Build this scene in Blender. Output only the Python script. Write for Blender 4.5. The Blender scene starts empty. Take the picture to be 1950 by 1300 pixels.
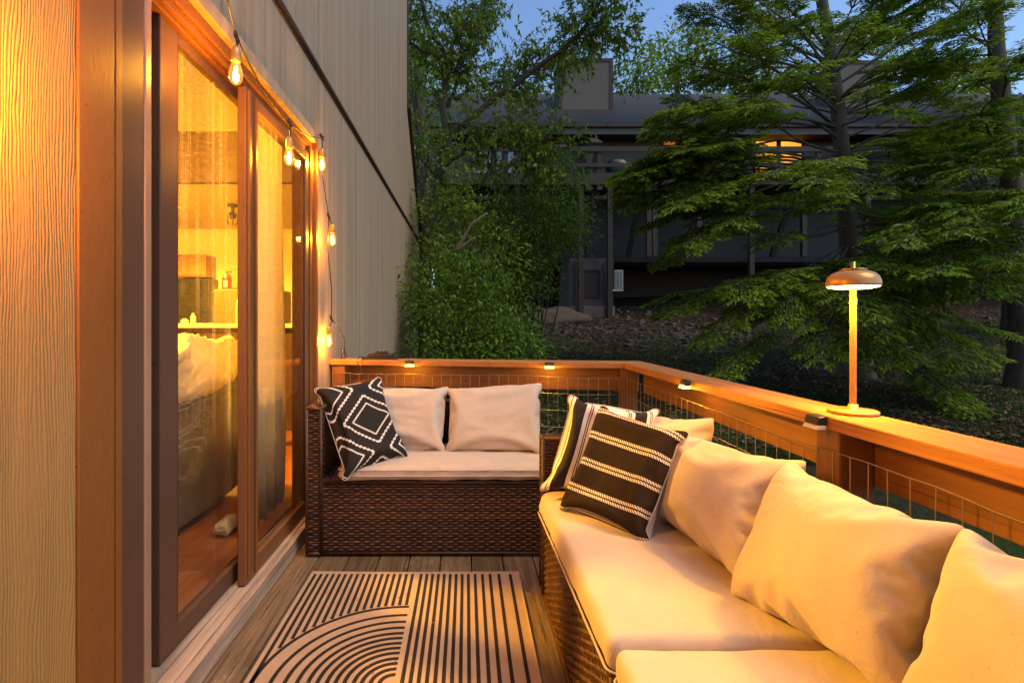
import bpy, bmesh, math, random
import numpy as np
from mathutils import Vector, Matrix, noise

random.seed(11)
RNG = np.random.default_rng(11)
SC = bpy.context.scene
COL = SC.collection
PI = math.pi
H, F, CX, CY = 1.12, 1000.0, 888.0, 612.0        # eye height, focal length and principal point of the 1950 px photograph


def at(x, y, Y):
    """a point Y metres away in the direction the photo shows at (x, y)"""
    return np.array([(x - CX) * Y / F, Y, H - (y - CY) * Y / F])


# ------------------------------------------------------------------ objects
ROOT = {}


def thing(name, label, cat, loc=(0, 0, 0), group=None):
    o = bpy.data.objects.new(name, None)
    COL.objects.link(o)
    o.location = loc
    o.empty_display_size = 0.1
    o['label'] = label
    o['category'] = cat
    if group:
        o['group'] = group
    ROOT[o.name] = Vector(loc)
    return o


def tag(o, label=None, cat=None, group=None, kind=None):
    for k, v in (('label', label), ('category', cat), ('group', group), ('kind', kind)):
        if v:
            o[k] = v
    return o


class MB:
    def __init__(self):
        self.v, self.f, self.mi, self.n = [], [], [], 0
        self.uv = None

    def add(self, verts, faces, m=0):
        verts = np.asarray(verts, float).reshape(-1, 3)
        self.v.append(verts)
        for f in faces:
            self.f.append([i + self.n for i in f])
            self.mi.append(m)
        self.n += len(verts)
        return self

    def box(self, x0, x1, y0, y1, z0, z1, m=0, R=None, o=None):
        v = np.array([[x, y, z] for x in (x0, x1) for y in (y0, y1) for z in (z0, z1)], float)
        if R is not None:
            v = v @ np.asarray(R).T
        if o is not None:
            v = v + np.asarray(o)
        f = [(0, 1, 3, 2), (4, 6, 7, 5), (0, 4, 5, 1), (2, 3, 7, 6), (0, 2, 6, 4), (1, 5, 7, 3)]
        return self.add(v, f, m)

    def beam(self, a, b, w, h, up=(0, 0, 1), m=0):
        a, b, up = np.array(a, float), np.array(b, float), np.array(up, float)
        d = b - a
        d /= np.linalg.norm(d)
        s = np.cross(d, up)
        s /= np.linalg.norm(s)
        u = np.cross(s, d)
        v = []
        for p in (a, b):
            for i, j in ((-1, -1), (1, -1), (1, 1), (-1, 1)):
                v.append(p + s * i * w / 2 + u * j * h / 2)
        return self.add(v, [(3, 2, 1, 0), (4, 5, 6, 7), (0, 1, 5, 4), (1, 2, 6, 5), (2, 3, 7, 6), (3, 0, 4, 7)], m)

    def tube(self, pts, r, seg=6, m=0, cap=True):
        pts = np.asarray(pts, float)
        n = len(pts)
        r = np.broadcast_to(np.asarray(r, float), (n,))
        t = np.gradient(pts, axis=0)
        t /= np.linalg.norm(t, axis=1)[:, None] + 1e-12
        up = np.array([0, 0, 1.0]) if abs(t[0][2]) < 0.9 else np.array([1.0, 0, 0])
        s = np.cross(t[0], up)
        s /= np.linalg.norm(s)
        vs = []
        a = np.arange(seg) * 2 * PI / seg
        for i in range(n):
            s = s - t[i] * np.dot(s, t[i])
            s /= np.linalg.norm(s) + 1e-12
            u = np.cross(t[i], s)
            vs.append(pts[i] + r[i] * (np.cos(a)[:, None] * s + np.sin(a)[:, None] * u))
        fs = []
        for i in range(n - 1):
            for j in range(seg):
                k = (j + 1) % seg
                fs.append((i * seg + j, i * seg + k, (i + 1) * seg + k, (i + 1) * seg + j))
        if cap:
            fs.append(tuple(range(seg))[::-1])
            fs.append(tuple((n - 1) * seg + j for j in range(seg)))
        return self.add(np.concatenate(vs), fs, m)

    def lathe(self, prof, c=(0, 0, 0), seg=24, m=0):
        c = np.array(c, float)
        vs, fs = [], []
        n = len(prof)
        for r, z in prof:
            for j in range(seg):
                a = 2 * PI * j / seg
                vs.append(c + np.array([r * math.cos(a), r * math.sin(a), z]))
        for i in range(n - 1):
            for j in range(seg):
                k = (j + 1) % seg
                fs.append((i * seg + j, i * seg + k, (i + 1) * seg + k, (i + 1) * seg + j))
        return self.add(vs, fs, m)

    def prism(self, poly, axis, a, b, m=0):
        """polygon of (p, q) extruded along axis between a and b"""
        n = len(poly)
        vs = []
        for t in (a, b):
            for p, q in poly:
                vs.append({'x': (t, p, q), 'y': (p, t, q), 'z': (p, q, t)}[axis])
        fs = [tuple(range(n)), tuple(range(2 * n - 1, n - 1, -1))]
        for i in range(n):
            j = (i + 1) % n
            fs.append((i, i + n, j + n, j))
        return self.add(vs, fs, m)

    def build(self, name, mats, parent=None, smooth=False, bevel=0, fix=True):
        me = bpy.data.meshes.new(name)
        v = np.concatenate(self.v) if self.v else np.zeros((0, 3))
        if parent is not None:
            v = v - np.array(ROOT[parent.name])
        me.from_pydata(v.tolist(), [], self.f)
        if not isinstance(mats, (list, tuple)):
            mats = [mats]
        for m in mats:
            me.materials.append(m)
        if len(mats) > 1:
            me.polygons.foreach_set('material_index', self.mi)
        if fix:
            bm = bmesh.new()
            bm.from_mesh(me)
            bmesh.ops.recalc_face_normals(bm, faces=bm.faces)
            bm.to_mesh(me)
            bm.free()
        if smooth:
            me.polygons.foreach_set('use_smooth', [True] * len(me.polygons))
        o = bpy.data.objects.new(name, me)
        COL.objects.link(o)
        ROOT[o.name] = ROOT[parent.name] if parent is not None else Vector()
        if parent is not None:
            o.parent = parent
        if bevel:
            b = o.modifiers.new('bevel', 'BEVEL')
            b.width = bevel
            b.segments = 2
            b.limit_method = 'ANGLE'
            b.angle_limit = 0.7
        return o


def np_mesh(name, verts, quads, mat, parent=None, smooth=False, uv=None):
    verts = np.asarray(verts, np.float32).copy()
    quads = np.asarray(quads, np.int32)
    if parent is not None:
        verts -= np.array(ROOT[parent.name], np.float32)
    me = bpy.data.meshes.new(name)
    k = quads.shape[1]
    me.vertices.add(len(verts))
    me.vertices.foreach_set('co', verts.ravel())
    me.loops.add(quads.size)
    me.loops.foreach_set('vertex_index', quads.ravel())
    me.polygons.add(len(quads))
    me.polygons.foreach_set('loop_start', np.arange(len(quads), dtype=np.int32) * k)
    me.update(calc_edges=True)
    if uv is not None:
        l = me.uv_layers.new(name='UVMap')
        l.data.foreach_set('uv', np.asarray(uv, np.float32)[quads.ravel()].ravel())
    me.materials.append(mat)
    if smooth:
        me.polygons.foreach_set('use_smooth', [True] * len(me.polygons))
    o = bpy.data.objects.new(name, me)
    COL.objects.link(o)
    ROOT[o.name] = ROOT[parent.name] if parent is not None else Vector()
    if parent is not None:
        o.parent = parent
    return o


# ------------------------------------------------------------------ materials
class NT:
    def __init__(self, name):
        self.mat = bpy.data.materials.new(name)
        self.mat.use_nodes = True
        self.t = self.mat.node_tree
        self.t.nodes.clear()
        self.out = self.n('ShaderNodeOutputMaterial')

    def n(self, ty, **kw):
        x = self.t.nodes.new(ty)
        for k, v in kw.items():
            setattr(x, k, v)
        return x

    def set(self, sock, v):
        if v is None:
            return
        if isinstance(v, bpy.types.NodeSocket):
            self.t.links.new(v, sock)
        elif isinstance(v, (tuple, list)) and len(v) == 3 and sock.type == 'RGBA':
            sock.default_value = (*v, 1)
        else:
            sock.default_value = v

    def m(self, op, a, b=None, c=None, clamp=False):
        x = self.n('ShaderNodeMath', operation=op, use_clamp=clamp)
        for s, v in zip(x.inputs, (a, b, c)):
            self.set(s, v)
        return x.outputs[0]

    def coord(self, which='Object'):
        return self.n('ShaderNodeTexCoord').outputs[which]

    def mapping(self, vec, scale=(1, 1, 1), rot=(0, 0, 0), loc=(0, 0, 0)):
        x = self.n('ShaderNodeMapping')
        self.set(x.inputs['Vector'], vec)
        x.inputs['Scale'].default_value = scale
        x.inputs['Rotation'].default_value = rot
        x.inputs['Location'].default_value = loc
        return x.outputs[0]

    def noise(self, vec, scale=5, detail=4, rough=0.55, dist=0, out=0):
        x = self.n('ShaderNodeTexNoise')
        self.set(x.inputs['Vector'], vec)
        x.inputs['Scale'].default_value = scale
        x.inputs['Detail'].default_value = detail
        x.inputs['Roughness'].default_value = rough
        x.inputs['Distortion'].default_value = dist
        return x.outputs[out]

    def ramp(self, fac, stops, interp='LINEAR'):
        x = self.n('ShaderNodeValToRGB')
        self.set(x.inputs[0], fac)
        r = x.color_ramp
        r.interpolation = interp
        while len(r.elements) > 1:
            r.elements.remove(r.elements[-1])
        for i, (p, c) in enumerate(stops):
            e = r.elements[0] if i == 0 else r.elements.new(p)
            e.position = p
            if not isinstance(c, (tuple, list)):
                c = (c, c, c)
            e.color = (*c, 1)
        return x.outputs[0]

    def mix(self, fac, a, b, mode='MIX'):
        x = self.n('ShaderNodeMix', data_type='RGBA', blend_type=mode)
        self.set(x.inputs[0], fac)
        self.set(x.inputs[6], a)
        self.set(x.inputs[7], b)
        return x.outputs[2]

    def bump(self, h, strength=0.3, dist=0.01, normal=None):
        x = self.n('ShaderNodeBump')
        x.inputs['Strength'].default_value = strength
        x.inputs['Distance'].default_value = dist
        self.set(x.inputs['Height'], h)
        if normal is not None:
            self.set(x.inputs['Normal'], normal)
        return x.outputs[0]

    def bsdf(self, color, rough=0.6, normal=None, metal=0.0, spec=0.5, sheen=0.0, sss=0.0, trans=0.0):
        x = self.n('ShaderNodeBsdfPrincipled')
        self.set(x.inputs['Base Color'], color)
        self.set(x.inputs['Roughness'], rough)
        self.set(x.inputs['Metallic'], metal)
        self.set(x.inputs['Specular IOR Level'], spec)
        if sheen:
            x.inputs['Sheen Weight'].default_value = sheen
        if normal is not None:
            self.set(x.inputs['Normal'], normal)
        return x.outputs[0]

    def done(self, shader):
        self.t.links.new(shader, self.out.inputs[0])
        return self.mat


def sep(nt, vec):
    x = nt.n('ShaderNodeSeparateXYZ')
    nt.set(x.inputs[0], vec)
    return x.outputs


def comb(nt, a, b, c):
    x = nt.n('ShaderNodeCombineXYZ')
    for s, v in zip(x.inputs, (a, b, c)):
        nt.set(s, v)
    return x.outputs[0]


def paint(name, color, rough=0.6, var=0.15, scale=6, bump=0.15, fine=60, metal=0, spec=0.4, stretch=(1, 1, 1), specks=False):
    nt = NT(name)
    co = nt.mapping(nt.coord(), stretch)
    n1 = nt.noise(co, scale, 5)
    n2 = nt.noise(co, fine, 4)
    k = nt.m('ADD', nt.m('MULTIPLY', n1, 0.7), nt.m('MULTIPLY', n2, 0.3))
    c = nt.ramp(k, [(0.25, tuple(x * (1 - var) for x in color)), (0.75, tuple(min(1, x * (1 + var)) for x in color))])
    if specks:
        sp = nt.noise(nt.coord(), 85, 2, 0.4)
        c = nt.mix(nt.ramp(sp, [(0.735, 0), (0.76, 0.8)]), c, tuple(x * 0.3 for x in color))
        sc = nt.noise(nt.mapping(nt.coord(), (30, 30, 9), loc=(3, 1, 2)), 1, 3, 0.5, 2.0)
        c = nt.mix(nt.ramp(sc, [(0.72, 0), (0.75, 0.35)]), c, tuple(min(1, x * 2.6) for x in color))
    nb = nt.bump(n2, bump, 0.004)
    r = nt.m('ADD', rough - 0.08, nt.m('MULTIPLY', n1, 0.16))
    return nt.done(nt.bsdf(c, r, nb, metal, spec))


def wood(name, dark, light, rough=0.55, axis='y', scale=1.0, bump=0.3, gloss=0.4, spots=None, knots=False):
    """board with grain running along axis"""
    nt = NT(name)
    s = {'x': (1.2, 22, 22), 'y': (22, 1.2, 22), 'z': (22, 22, 1.2)}[axis]
    co = nt.mapping(nt.coord(), tuple(v * scale for v in s))
    g = nt.noise(co, 1.6, 6, 0.65, 0.6)
    big = nt.noise(nt.coord(), 2.3, 4)
    isl = nt.n('ShaderNodeNewGeometry').outputs['Random Per Island']
    k = nt.m('ADD', nt.m('MULTIPLY', g, 0.7), nt.m('ADD', nt.m('MULTIPLY', big, 0.25), nt.m('MULTIPLY', isl, 0.12)))
    c = nt.ramp(k, [(0.3, dark), (0.72, light)])
    if spots:
        sn = nt.noise(nt.coord(), 9, 6, 0.7)
        c = nt.mix(nt.ramp(sn, [(0.6, 0), (0.72, 0.75)]), c, spots)
    if knots:
        vo = nt.n('ShaderNodeTexVoronoi')
        q = {'x': (2.2, 9, 9), 'y': (9, 2.2, 9), 'z': (9, 9, 2.2)}[axis]
        nt.set(vo.inputs['Vector'], nt.mapping(nt.coord(), q, loc=(.37, .21, .1)))
        vo.inputs['Scale'].default_value = 1.0
        vo.inputs['Randomness'].default_value = 1.0
        kn = nt.ramp(vo.outputs['Distance'], [(0.05, 0.9), (0.11, 0.55), (0.16, 0)])
        c = nt.mix(nt.m('MULTIPLY', kn, nt.ramp(big, [(.45, 0), (.55, 1)])), c, tuple(v * .35 for v in dark))
        ck = nt.noise(nt.mapping(nt.coord(), tuple(v * 5 if v > 5 else v * .8 for v in s)), 1, 3, .5, .6)
        c = nt.mix(nt.ramp(ck, [(.66, 0), (.70, .7)]), c, tuple(v * .3 for v in dark))
    fine = nt.noise(nt.mapping(nt.coord(), tuple(v * scale * 4 for v in s)), 2, 3)
    hh = nt.m('ADD', nt.m('MULTIPLY', g, 0.7), nt.m('MULTIPLY', fine, 0.3))
    return nt.done(nt.bsdf(c, nt.m('ADD', rough - 0.1, nt.m('MULTIPLY', g, 0.2)), nt.bump(hh, bump, 0.004), 0, gloss))


def siding_mat(name, color, depth=0.5, dist=0.004, scale=1.0, var=0.18):
    """painted board with embossed cathedral wood grain along z"""
    nt = NT(name)
    co = nt.coord()
    x, y, z = sep(nt, co)
    warp = nt.noise(nt.mapping(co, (0, 5.0, 1.1)), 1.0, 3, 0.5)
    warp2 = nt.noise(nt.mapping(co, (0, 26, 5)), 1.0, 3, 0.6)
    ph = nt.m('ADD', nt.m('MULTIPLY', y, 900 * scale), nt.m('ADD', nt.m('MULTIPLY', warp, 75), nt.m('MULTIPLY', warp2, 14)))
    w = nt.m('SINE', ph)
    w = nt.m('POWER', nt.m('MULTIPLY_ADD', w, 0.5, 0.5), 0.6)
    mask = nt.ramp(nt.noise(nt.mapping(co, (0, 9, 1.3)), 1.3, 4), [(0.25, 0.1), (0.65, 1)])
    crumb = nt.noise(nt.mapping(co, (70, 70, 28)), 1, 4, 0.6)
    h = nt.m('ADD', nt.m('MULTIPLY', nt.m('MULTIPLY', w, mask), 0.7), nt.m('MULTIPLY', crumb, 0.55))
    st = nt.noise(nt.mapping(co, (0, 14, 0.35)), 1, 5, 0.6)
    c = nt.ramp(st, [(0.25, tuple(v * (1 - var) for v in color)), (0.75, tuple(v * (1 + var) for v in color))])
    c = nt.mix(nt.ramp(nt.noise(co, 3.1, 5), [(0.62, 0), (0.8, 0.35)]), c, tuple(v * 0.6 for v in color))
    return nt.done(nt.bsdf(c, 0.62, nt.bump(h, depth, dist), 0, 0.35))


def fabric(name, color, rough=0.85, var=0.07, weave=900, spots=True):
    nt = NT(name)
    co = nt.coord()
    n = nt.noise(co, 7, 5)
    c = nt.ramp(n, [(0.3, tuple(v * (1 - var) for v in color)), (0.7, tuple(min(1, v * (1 + var)) for v in color))])
    if spots:
        sp = nt.noise(co, 90, 2)
        c = nt.mix(nt.ramp(sp, [(0.71, 0), (0.75, 0.45)]), c, tuple(v * 0.45 for v in color))
    wv = nt.noise(co, 420, 3)
    cr = nt.noise(co, 15, 5, 0.6, 1.2)
    cr2 = nt.m('ABSOLUTE', nt.m('SUBTRACT', nt.noise(nt.mapping(co, (1, 1, .6)), 7, 3, .5, 1.5), .5))
    h = nt.m('ADD', nt.m('MULTIPLY', wv, 0.16), nt.m('ADD', nt.m('MULTIPLY', cr, 0.8), nt.m('MULTIPLY', cr2, 1.1)))
    return nt.done(nt.bsdf(c, rough, nt.bump(h, 0.3, 0.012), 0, 0.2, sheen=0.25))


def emit(name, color, strength, var=0.0):
    nt = NT(name)
    e = nt.n('ShaderNodeEmission')
    nt.set(e.inputs[0], color)
    e.inputs[1].default_value = strength
    if var:
        k = nt.noise(nt.mapping(nt.coord(), (1, 1, 1)), 1.3, 2)
        nt.set(e.inputs[0], nt.mix(nt.ramp(k, [(0.35, 0), (0.65, 1)]), tuple(c * (1 - var) for c in color), color))
    return nt.done(e.outputs[0])


def leaf_mat(name, c0, c1, trans=0.35, rough=0.5):
    nt = NT(name)
    isl = nt.n('ShaderNodeNewGeometry').outputs['Random Per Island']
    big = nt.noise(nt.coord(), 1.1, 3)
    k = nt.m('ADD', nt.m('MULTIPLY', isl, 0.6), nt.m('MULTIPLY', big, 0.45))
    c = nt.ramp(k, [(0.12, (c0[0] * 1.3, c0[1] * .75, c0[2])), (0.24, c0), (0.6, tuple(a * .5 + b * .5 for a, b in zip(c0, c1))), (0.9, c1)])
    d = nt.bsdf(c, rough, spec=0.25)
    t = nt.n('ShaderNodeBsdfTranslucent')
    nt.set(t.inputs[0], c)
    mx = nt.n('ShaderNodeMixShader')
    mx.inputs[0].default_value = trans
    nt.t.links.new(d, mx.inputs[1])
    nt.t.links.new(t.outputs[0], mx.inputs[2])
    return nt.done(mx.outputs[0])


def glass_mat(name, tint=(1, 1, 1), refl=1.0, dirt=0.0, glow=0.0):
    nt = NT(name)
    lw = nt.n('ShaderNodeLayerWeight')
    lw.inputs[0].default_value = 0.5
    f = nt.m('MULTIPLY_ADD', nt.m('POWER', lw.outputs['Facing'], 5), 0.95 * refl, 0.045 * refl)
    tr = nt.n('ShaderNodeBsdfTransparent')
    nt.set(tr.inputs[0], tint)
    gl = nt.n('ShaderNodeBsdfGlossy')
    gl.inputs['Roughness'].default_value = 0.015
    mx = nt.n('ShaderNodeMixShader')
    nt.set(mx.inputs[0], f)
    nt.t.links.new(tr.outputs[0], mx.inputs[1])
    nt.t.links.new(gl.outputs[0], mx.inputs[2])
    sh = mx.outputs[0]
    if glow:
        em = nt.n('ShaderNodeEmission')
        nt.set(em.inputs[0], (1.0, .50, .06))
        em.inputs[1].default_value = glow
        ad = nt.n('ShaderNodeAddShader')
        nt.t.links.new(sh, ad.inputs[0])
        nt.t.links.new(em.outputs[0], ad.inputs[1])
        sh = ad.outputs[0]
    if dirt:
        co = nt.coord()
        streak = nt.noise(nt.mapping(co, (0, 70, 0.55)), 1, 3, 0.6, 0.3)
        where = nt.noise(nt.mapping(co, (0, 3.2, 0.8), loc=(0, 1.7, 0.4)), 1, 3)
        s = nt.m('MULTIPLY', nt.ramp(streak, [(0.58, 0), (0.68, 1)]), nt.ramp(where, [(0.42, 0), (0.6, 1)]))
        drops = nt.noise(nt.mapping(co, (0, 150, 120)), 1, 2)
        d = nt.m('MULTIPLY', nt.ramp(drops, [(0.57, 0), (0.64, 1)]), nt.ramp(where, [(0.36, 0.12), (0.6, 0.8)]))
        film = nt.m('MULTIPLY', nt.noise(co, 2.5, 4), 0.035)
        fac = nt.m('MULTIPLY', nt.m('ADD', nt.m('ADD', nt.m('MULTIPLY', s, 0.8), nt.m('MULTIPLY', d, 0.55)), film), dirt, clamp=True)
        df = nt.n('ShaderNodeBsdfTranslucent')
        nt.set(df.inputs[0], (0.75, 0.7, 0.62))
        df2 = nt.n('ShaderNodeBsdfDiffuse')
        nt.set(df2.inputs[0], (0.5, 0.47, 0.43))
        m0 = nt.n('ShaderNodeMixShader')
        m0.inputs[0].default_value = 0.5
        nt.t.links.new(df.outputs[0], m0.inputs[1])
        nt.t.links.new(df2.outputs[0], m0.inputs[2])
        m2 = nt.n('ShaderNodeMixShader')
        nt.set(m2.inputs[0], fac)
        nt.t.links.new(sh, m2.inputs[1])
        nt.t.links.new(m0.outputs[0], m2.inputs[2])
        sh = m2.outputs[0]
    return nt.done(sh)


def wicker_mat():
    nt = NT('brown wicker')
    co = nt.coord()
    isl = nt.n('ShaderNodeNewGeometry').outputs['Random Per Island']
    seg = nt.noise(nt.mapping(co, (30, 30, 80)), 1, 2)
    big = nt.noise(co, 3, 3)
    k = nt.m('ADD', nt.m('MULTIPLY', isl, 0.25), nt.m('ADD', nt.m('MULTIPLY', seg, 0.65), nt.m('MULTIPLY', big, 0.2)))
    c = nt.ramp(k, [(0.3, (0.010, 0.005, 0.003)), (0.55, (0.05, 0.021, 0.010)), (0.8, (0.14, 0.052, 0.02))])
    fine = nt.noise(nt.mapping(co, (60, 60, 400)), 1, 2)
    return nt.done(nt.bsdf(c, 0.5, nt.bump(fine, 0.2, 0.002), 0, 0.4))


M = {}
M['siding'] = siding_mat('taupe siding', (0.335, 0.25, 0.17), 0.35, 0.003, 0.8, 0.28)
M['siding_amber_lit'] = siding_mat('embossed siding with lamplight tint', (0.34, 0.19, 0.06), 0.55, 0.005, 0.85, 0.1)  # same taupe siding, with amber lamplight tinted into its colour
M['trim_brown'] = paint('brown trim paint', (0.19, 0.072, 0.014), 0.5, 0.22, 4, 0.25, 90, stretch=(1, 1, 0.3), specks=True)
M['frame_mauve'] = paint('brown door frame paint', (0.10, 0.052, 0.034), 0.5, 0.12, 5, 0.08, 120, spec=.2, specks=True)
M['frame_light'] = paint('worn frame track', (0.27, 0.17, 0.12), 0.4, 0.1, 6, 0.05, 80)
M['black_rubber'] = paint('black rubber', (0.012, 0.01, 0.009), 0.6, 0.3)
M['dark_trim'] = paint('dark brown trim', (0.035, 0.02, 0.014), 0.5, 0.2)
M['sill_wood'] = wood('weathered sill wood', (0.13, 0.09, 0.07), (0.50, 0.40, 0.33), 0.7, 'y', 1.0, 0.5, 0.2)


def deck_mat():
    nt = NT('weathered deck boards')
    co = nt.coord()
    isl = nt.n('ShaderNodeNewGeometry').outputs['Random Per Island']
    off = comb(nt, nt.m('MULTIPLY', isl, 7), nt.m('MULTIPLY', isl, 31), 0)
    va = nt.n('ShaderNodeVectorMath', operation='ADD')
    nt.set(va.inputs[0], co)
    nt.set(va.inputs[1], off)
    c2 = va.outputs[0]
    grain = nt.noise(nt.mapping(c2, (95, 3.2, 1)), 1, 6, 0.65, 0.9)
    wide = nt.noise(nt.mapping(c2, (22, 1.4, 1)), 1, 4, 0.6, 1.2)
    crack = nt.noise(nt.mapping(c2, (150, 2.2, 1)), 1, 3, 0.5, 0.5)
    worn = nt.noise(nt.mapping(co, (7, 4, 1)), 1, 6, 0.7)
    k = nt.m('ADD', nt.m('MULTIPLY', grain, 0.5), nt.m('ADD', nt.m('MULTIPLY', wide, 0.35), nt.m('MULTIPLY', isl, 0.15)))
    c = nt.ramp(k, [(0.3, (0.042, 0.028, 0.018)), (0.5, (0.125, 0.088, 0.058)), (0.72, (0.25, 0.19, 0.135))])
    c = nt.mix(nt.ramp(worn, [(0.56, 0), (0.68, 0.6)]), c, (0.30, 0.24, 0.17))
    moss = nt.noise(nt.mapping(co, (3.2, 2.1, 1), loc=(1, 2, 0)), 1, 6, 0.7)
    c = nt.mix(nt.ramp(moss, [(0.52, 0), (0.66, 0.7)]), c, (0.055, 0.047, 0.022))
    ck = nt.ramp(crack, [(0.63, 0), (0.68, 1)])
    c = nt.mix(nt.m('MULTIPLY', ck, 0.8), c, (0.016, 0.012, 0.009))
    h = nt.m('SUBTRACT', nt.m('ADD', nt.m('MULTIPLY', grain, 0.8), nt.m('MULTIPLY', wide, 0.5)), nt.m('MULTIPLY', ck, 0.6))
    return nt.done(nt.bsdf(c, 0.8, nt.bump(h, 0.9, 0.004), 0, 0.2))


M['deck'] = deck_mat()
M['rail'] = wood('stained rail wood', (0.24, 0.10, 0.03), (0.46, 0.205, 0.065), 0.65, 'y', 1.6, 0.6, 0.25, spots=(0.20, 0.085, 0.03), knots=True)
M['rail_x'] = wood('stained rail wood across', (0.24, 0.10, 0.03), (0.46, 0.205, 0.065), 0.65, 'x', 1.6, 0.6, 0.25, spots=(0.20, 0.085, 0.03), knots=True)
M['fascia'] = wood('brown stained board', (0.13, 0.055, 0.022), (0.24, 0.11, 0.045), 0.55, 'y', 1.2, 0.4, 0.3, knots=True)
M['fascia_x'] = wood('brown stained board across', (0.13, 0.055, 0.022), (0.24, 0.11, 0.045), 0.55, 'x', 1.2, 0.4, 0.3, knots=True)
M['post'] = wood('brown stained post', (0.12, 0.05, 0.02), (0.22, 0.10, 0.04), 0.5, 'z', 0.8, 0.3, 0.4)
M['wire'] = paint('galvanised wire', (0.30, 0.24, 0.18), 0.45, 0.2, metal=0.6)
M['wicker'] = wicker_mat()
M['cream'] = fabric('cream cushion cloth', (0.50, 0.415, 0.345))
M['cream_edge'] = fabric('cream piping', (0.50, 0.42, 0.38))
M['black_plastic'] = paint('black plastic', (0.018, 0.016, 0.015), 0.4, 0.2)
M['copper'] = paint('brushed copper paint', (0.50, 0.27, 0.09), 0.34, 0.03, 20, 0.0, 300, metal=0.35)
M['brass'] = paint('brass', (0.55, 0.33, 0.12), 0.3, 0.08, metal=0.9)
M['lens'] = emit('glowing lamp lens', (1.0, 0.50, 0.06), 11)
M['lens_dim'] = emit('dim lamp lens', (1.0, 0.55, 0.14), 0.75)
M['diffuser'] = emit('lamp diffuser', (1.0, 0.58, 0.13), 13)
M['filament'] = emit('bulb filament', (1.0, 0.62, 0.17), 90)
M['bulb_glass'] = glass_mat('bulb glass', (1.0, 0.86, 0.55), 1.4, 0, .22)
M['pane'] = glass_mat('door glass', (0.97, 0.95, 0.90), 0.9, 0.42)
M['wall_in'] = paint('cream room wall', (0.72, 0.63, 0.42), 0.8, 0.05, 2, 0.05)
M['floor_in'] = wood('reddish room floor', (0.15, 0.045, 0.014), (0.40, 0.15, 0.05), 0.35, 'y', 0.5, 0.1, 0.5)
M['cab'] = wood('oak cabinet', (0.22, 0.10, 0.03), (0.40, 0.20, 0.07), 0.45, 'z', 0.5, 0.1, 0.4)
M['beam'] = wood('dark loft beam', (0.035, 0.014, 0.004), (0.085, 0.036, 0.010), 0.6, 'x', 0.5, 0.2, 0.3)
M['counter'] = paint('pale counter', (0.68, 0.62, 0.5), 0.3, 0.06)
M['sofa_grey'] = fabric('grey sofa cloth', (0.07, 0.056, 0.046), 0.9, 0.15)
M['fluff'] = fabric('fluffy blanket', (0.78, 0.66, 0.42), 0.95, 0.1)
M['red'] = paint('red enamel', (0.55, 0.03, 0.015), 0.3, 0.05)
M['white'] = paint('white plastic', (0.75, 0.72, 0.66), 0.4, 0.05)
M['boulder'] = paint('tan boulder', (0.075, 0.052, 0.038), 0.9, 0.35, 3, 0.8, 25)
M['steel'] = paint('steel', (0.45, 0.43, 0.40), 0.35, 0.1, metal=0.6)
M['concrete'] = paint('concrete', (0.16, 0.13, 0.10), 0.9, 0.3, 5, 0.6, 40)
M['rock'] = paint('grey field stone', (0.085, 0.062, 0.046), 0.85, 0.5, 3, 0.6, 25)
M['bark'] = paint('brown bark', (0.075, 0.058, 0.045), 0.9, 0.5, 14, 0.9, 50, stretch=(1, 1, 0.35))
M['bark_grey'] = paint('lichen grey bark', (0.085, 0.076, 0.062), 0.9, 0.45, 12, 0.9, 50, stretch=(1, 1, 0.4))
M['leaf_tree'] = leaf_mat('tree leaves', (0.065, 0.13, 0.012), (0.22, 0.33, 0.032), .4)
M['leaf_bush'] = leaf_mat('bush leaves', (0.05, 0.125, 0.012), (0.18, 0.32, 0.034), .4)
M['leaf_back'] = leaf_mat('bright canopy leaves', (0.10, 0.17, 0.010), (0.28, 0.40, 0.03))  # bright yellow-green leaf colour for the treetops behind the roof
M['leaf_dark'] = leaf_mat('broad dark leaves', (0.03, 0.075, 0.018), (0.085, 0.16, 0.04))
M['needles'] = leaf_mat('hemlock needles', (0.070, 0.145, 0.012), (0.35, 0.51, 0.038), 0.4)
M['needles2'] = leaf_mat('right hemlock needles', (0.070, 0.15, 0.012), (0.35, 0.53, 0.042), 0.4)
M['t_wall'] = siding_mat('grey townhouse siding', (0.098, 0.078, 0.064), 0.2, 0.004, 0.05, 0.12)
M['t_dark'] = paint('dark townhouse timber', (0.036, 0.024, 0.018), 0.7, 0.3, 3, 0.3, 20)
M['t_low'] = siding_mat('shaded grey siding', (0.048, 0.037, 0.030), 0.2, 0.004, 0.05, 0.12)  # shade under the balcony darkened into this copy of the wall colour
M['t_frieze'] = paint('grey townhouse frieze', (0.10, 0.085, 0.075), 0.6, 0.1)
M['pane_pale'] = paint('blind behind glass', (0.42, 0.43, 0.44), 0.3, 0.12)
M['pane_dark'] = paint('dark window glass', (0.12, 0.16, 0.18), 0.1, 0.2, spec=0.8)
M['lit'] = emit('lit window', (1.0, 0.36, 0.03), 1.0, 0.35)
M['lit_red'] = emit('dim lit window', (1.0, 0.22, 0.03), 0.28, 0.3)


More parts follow.
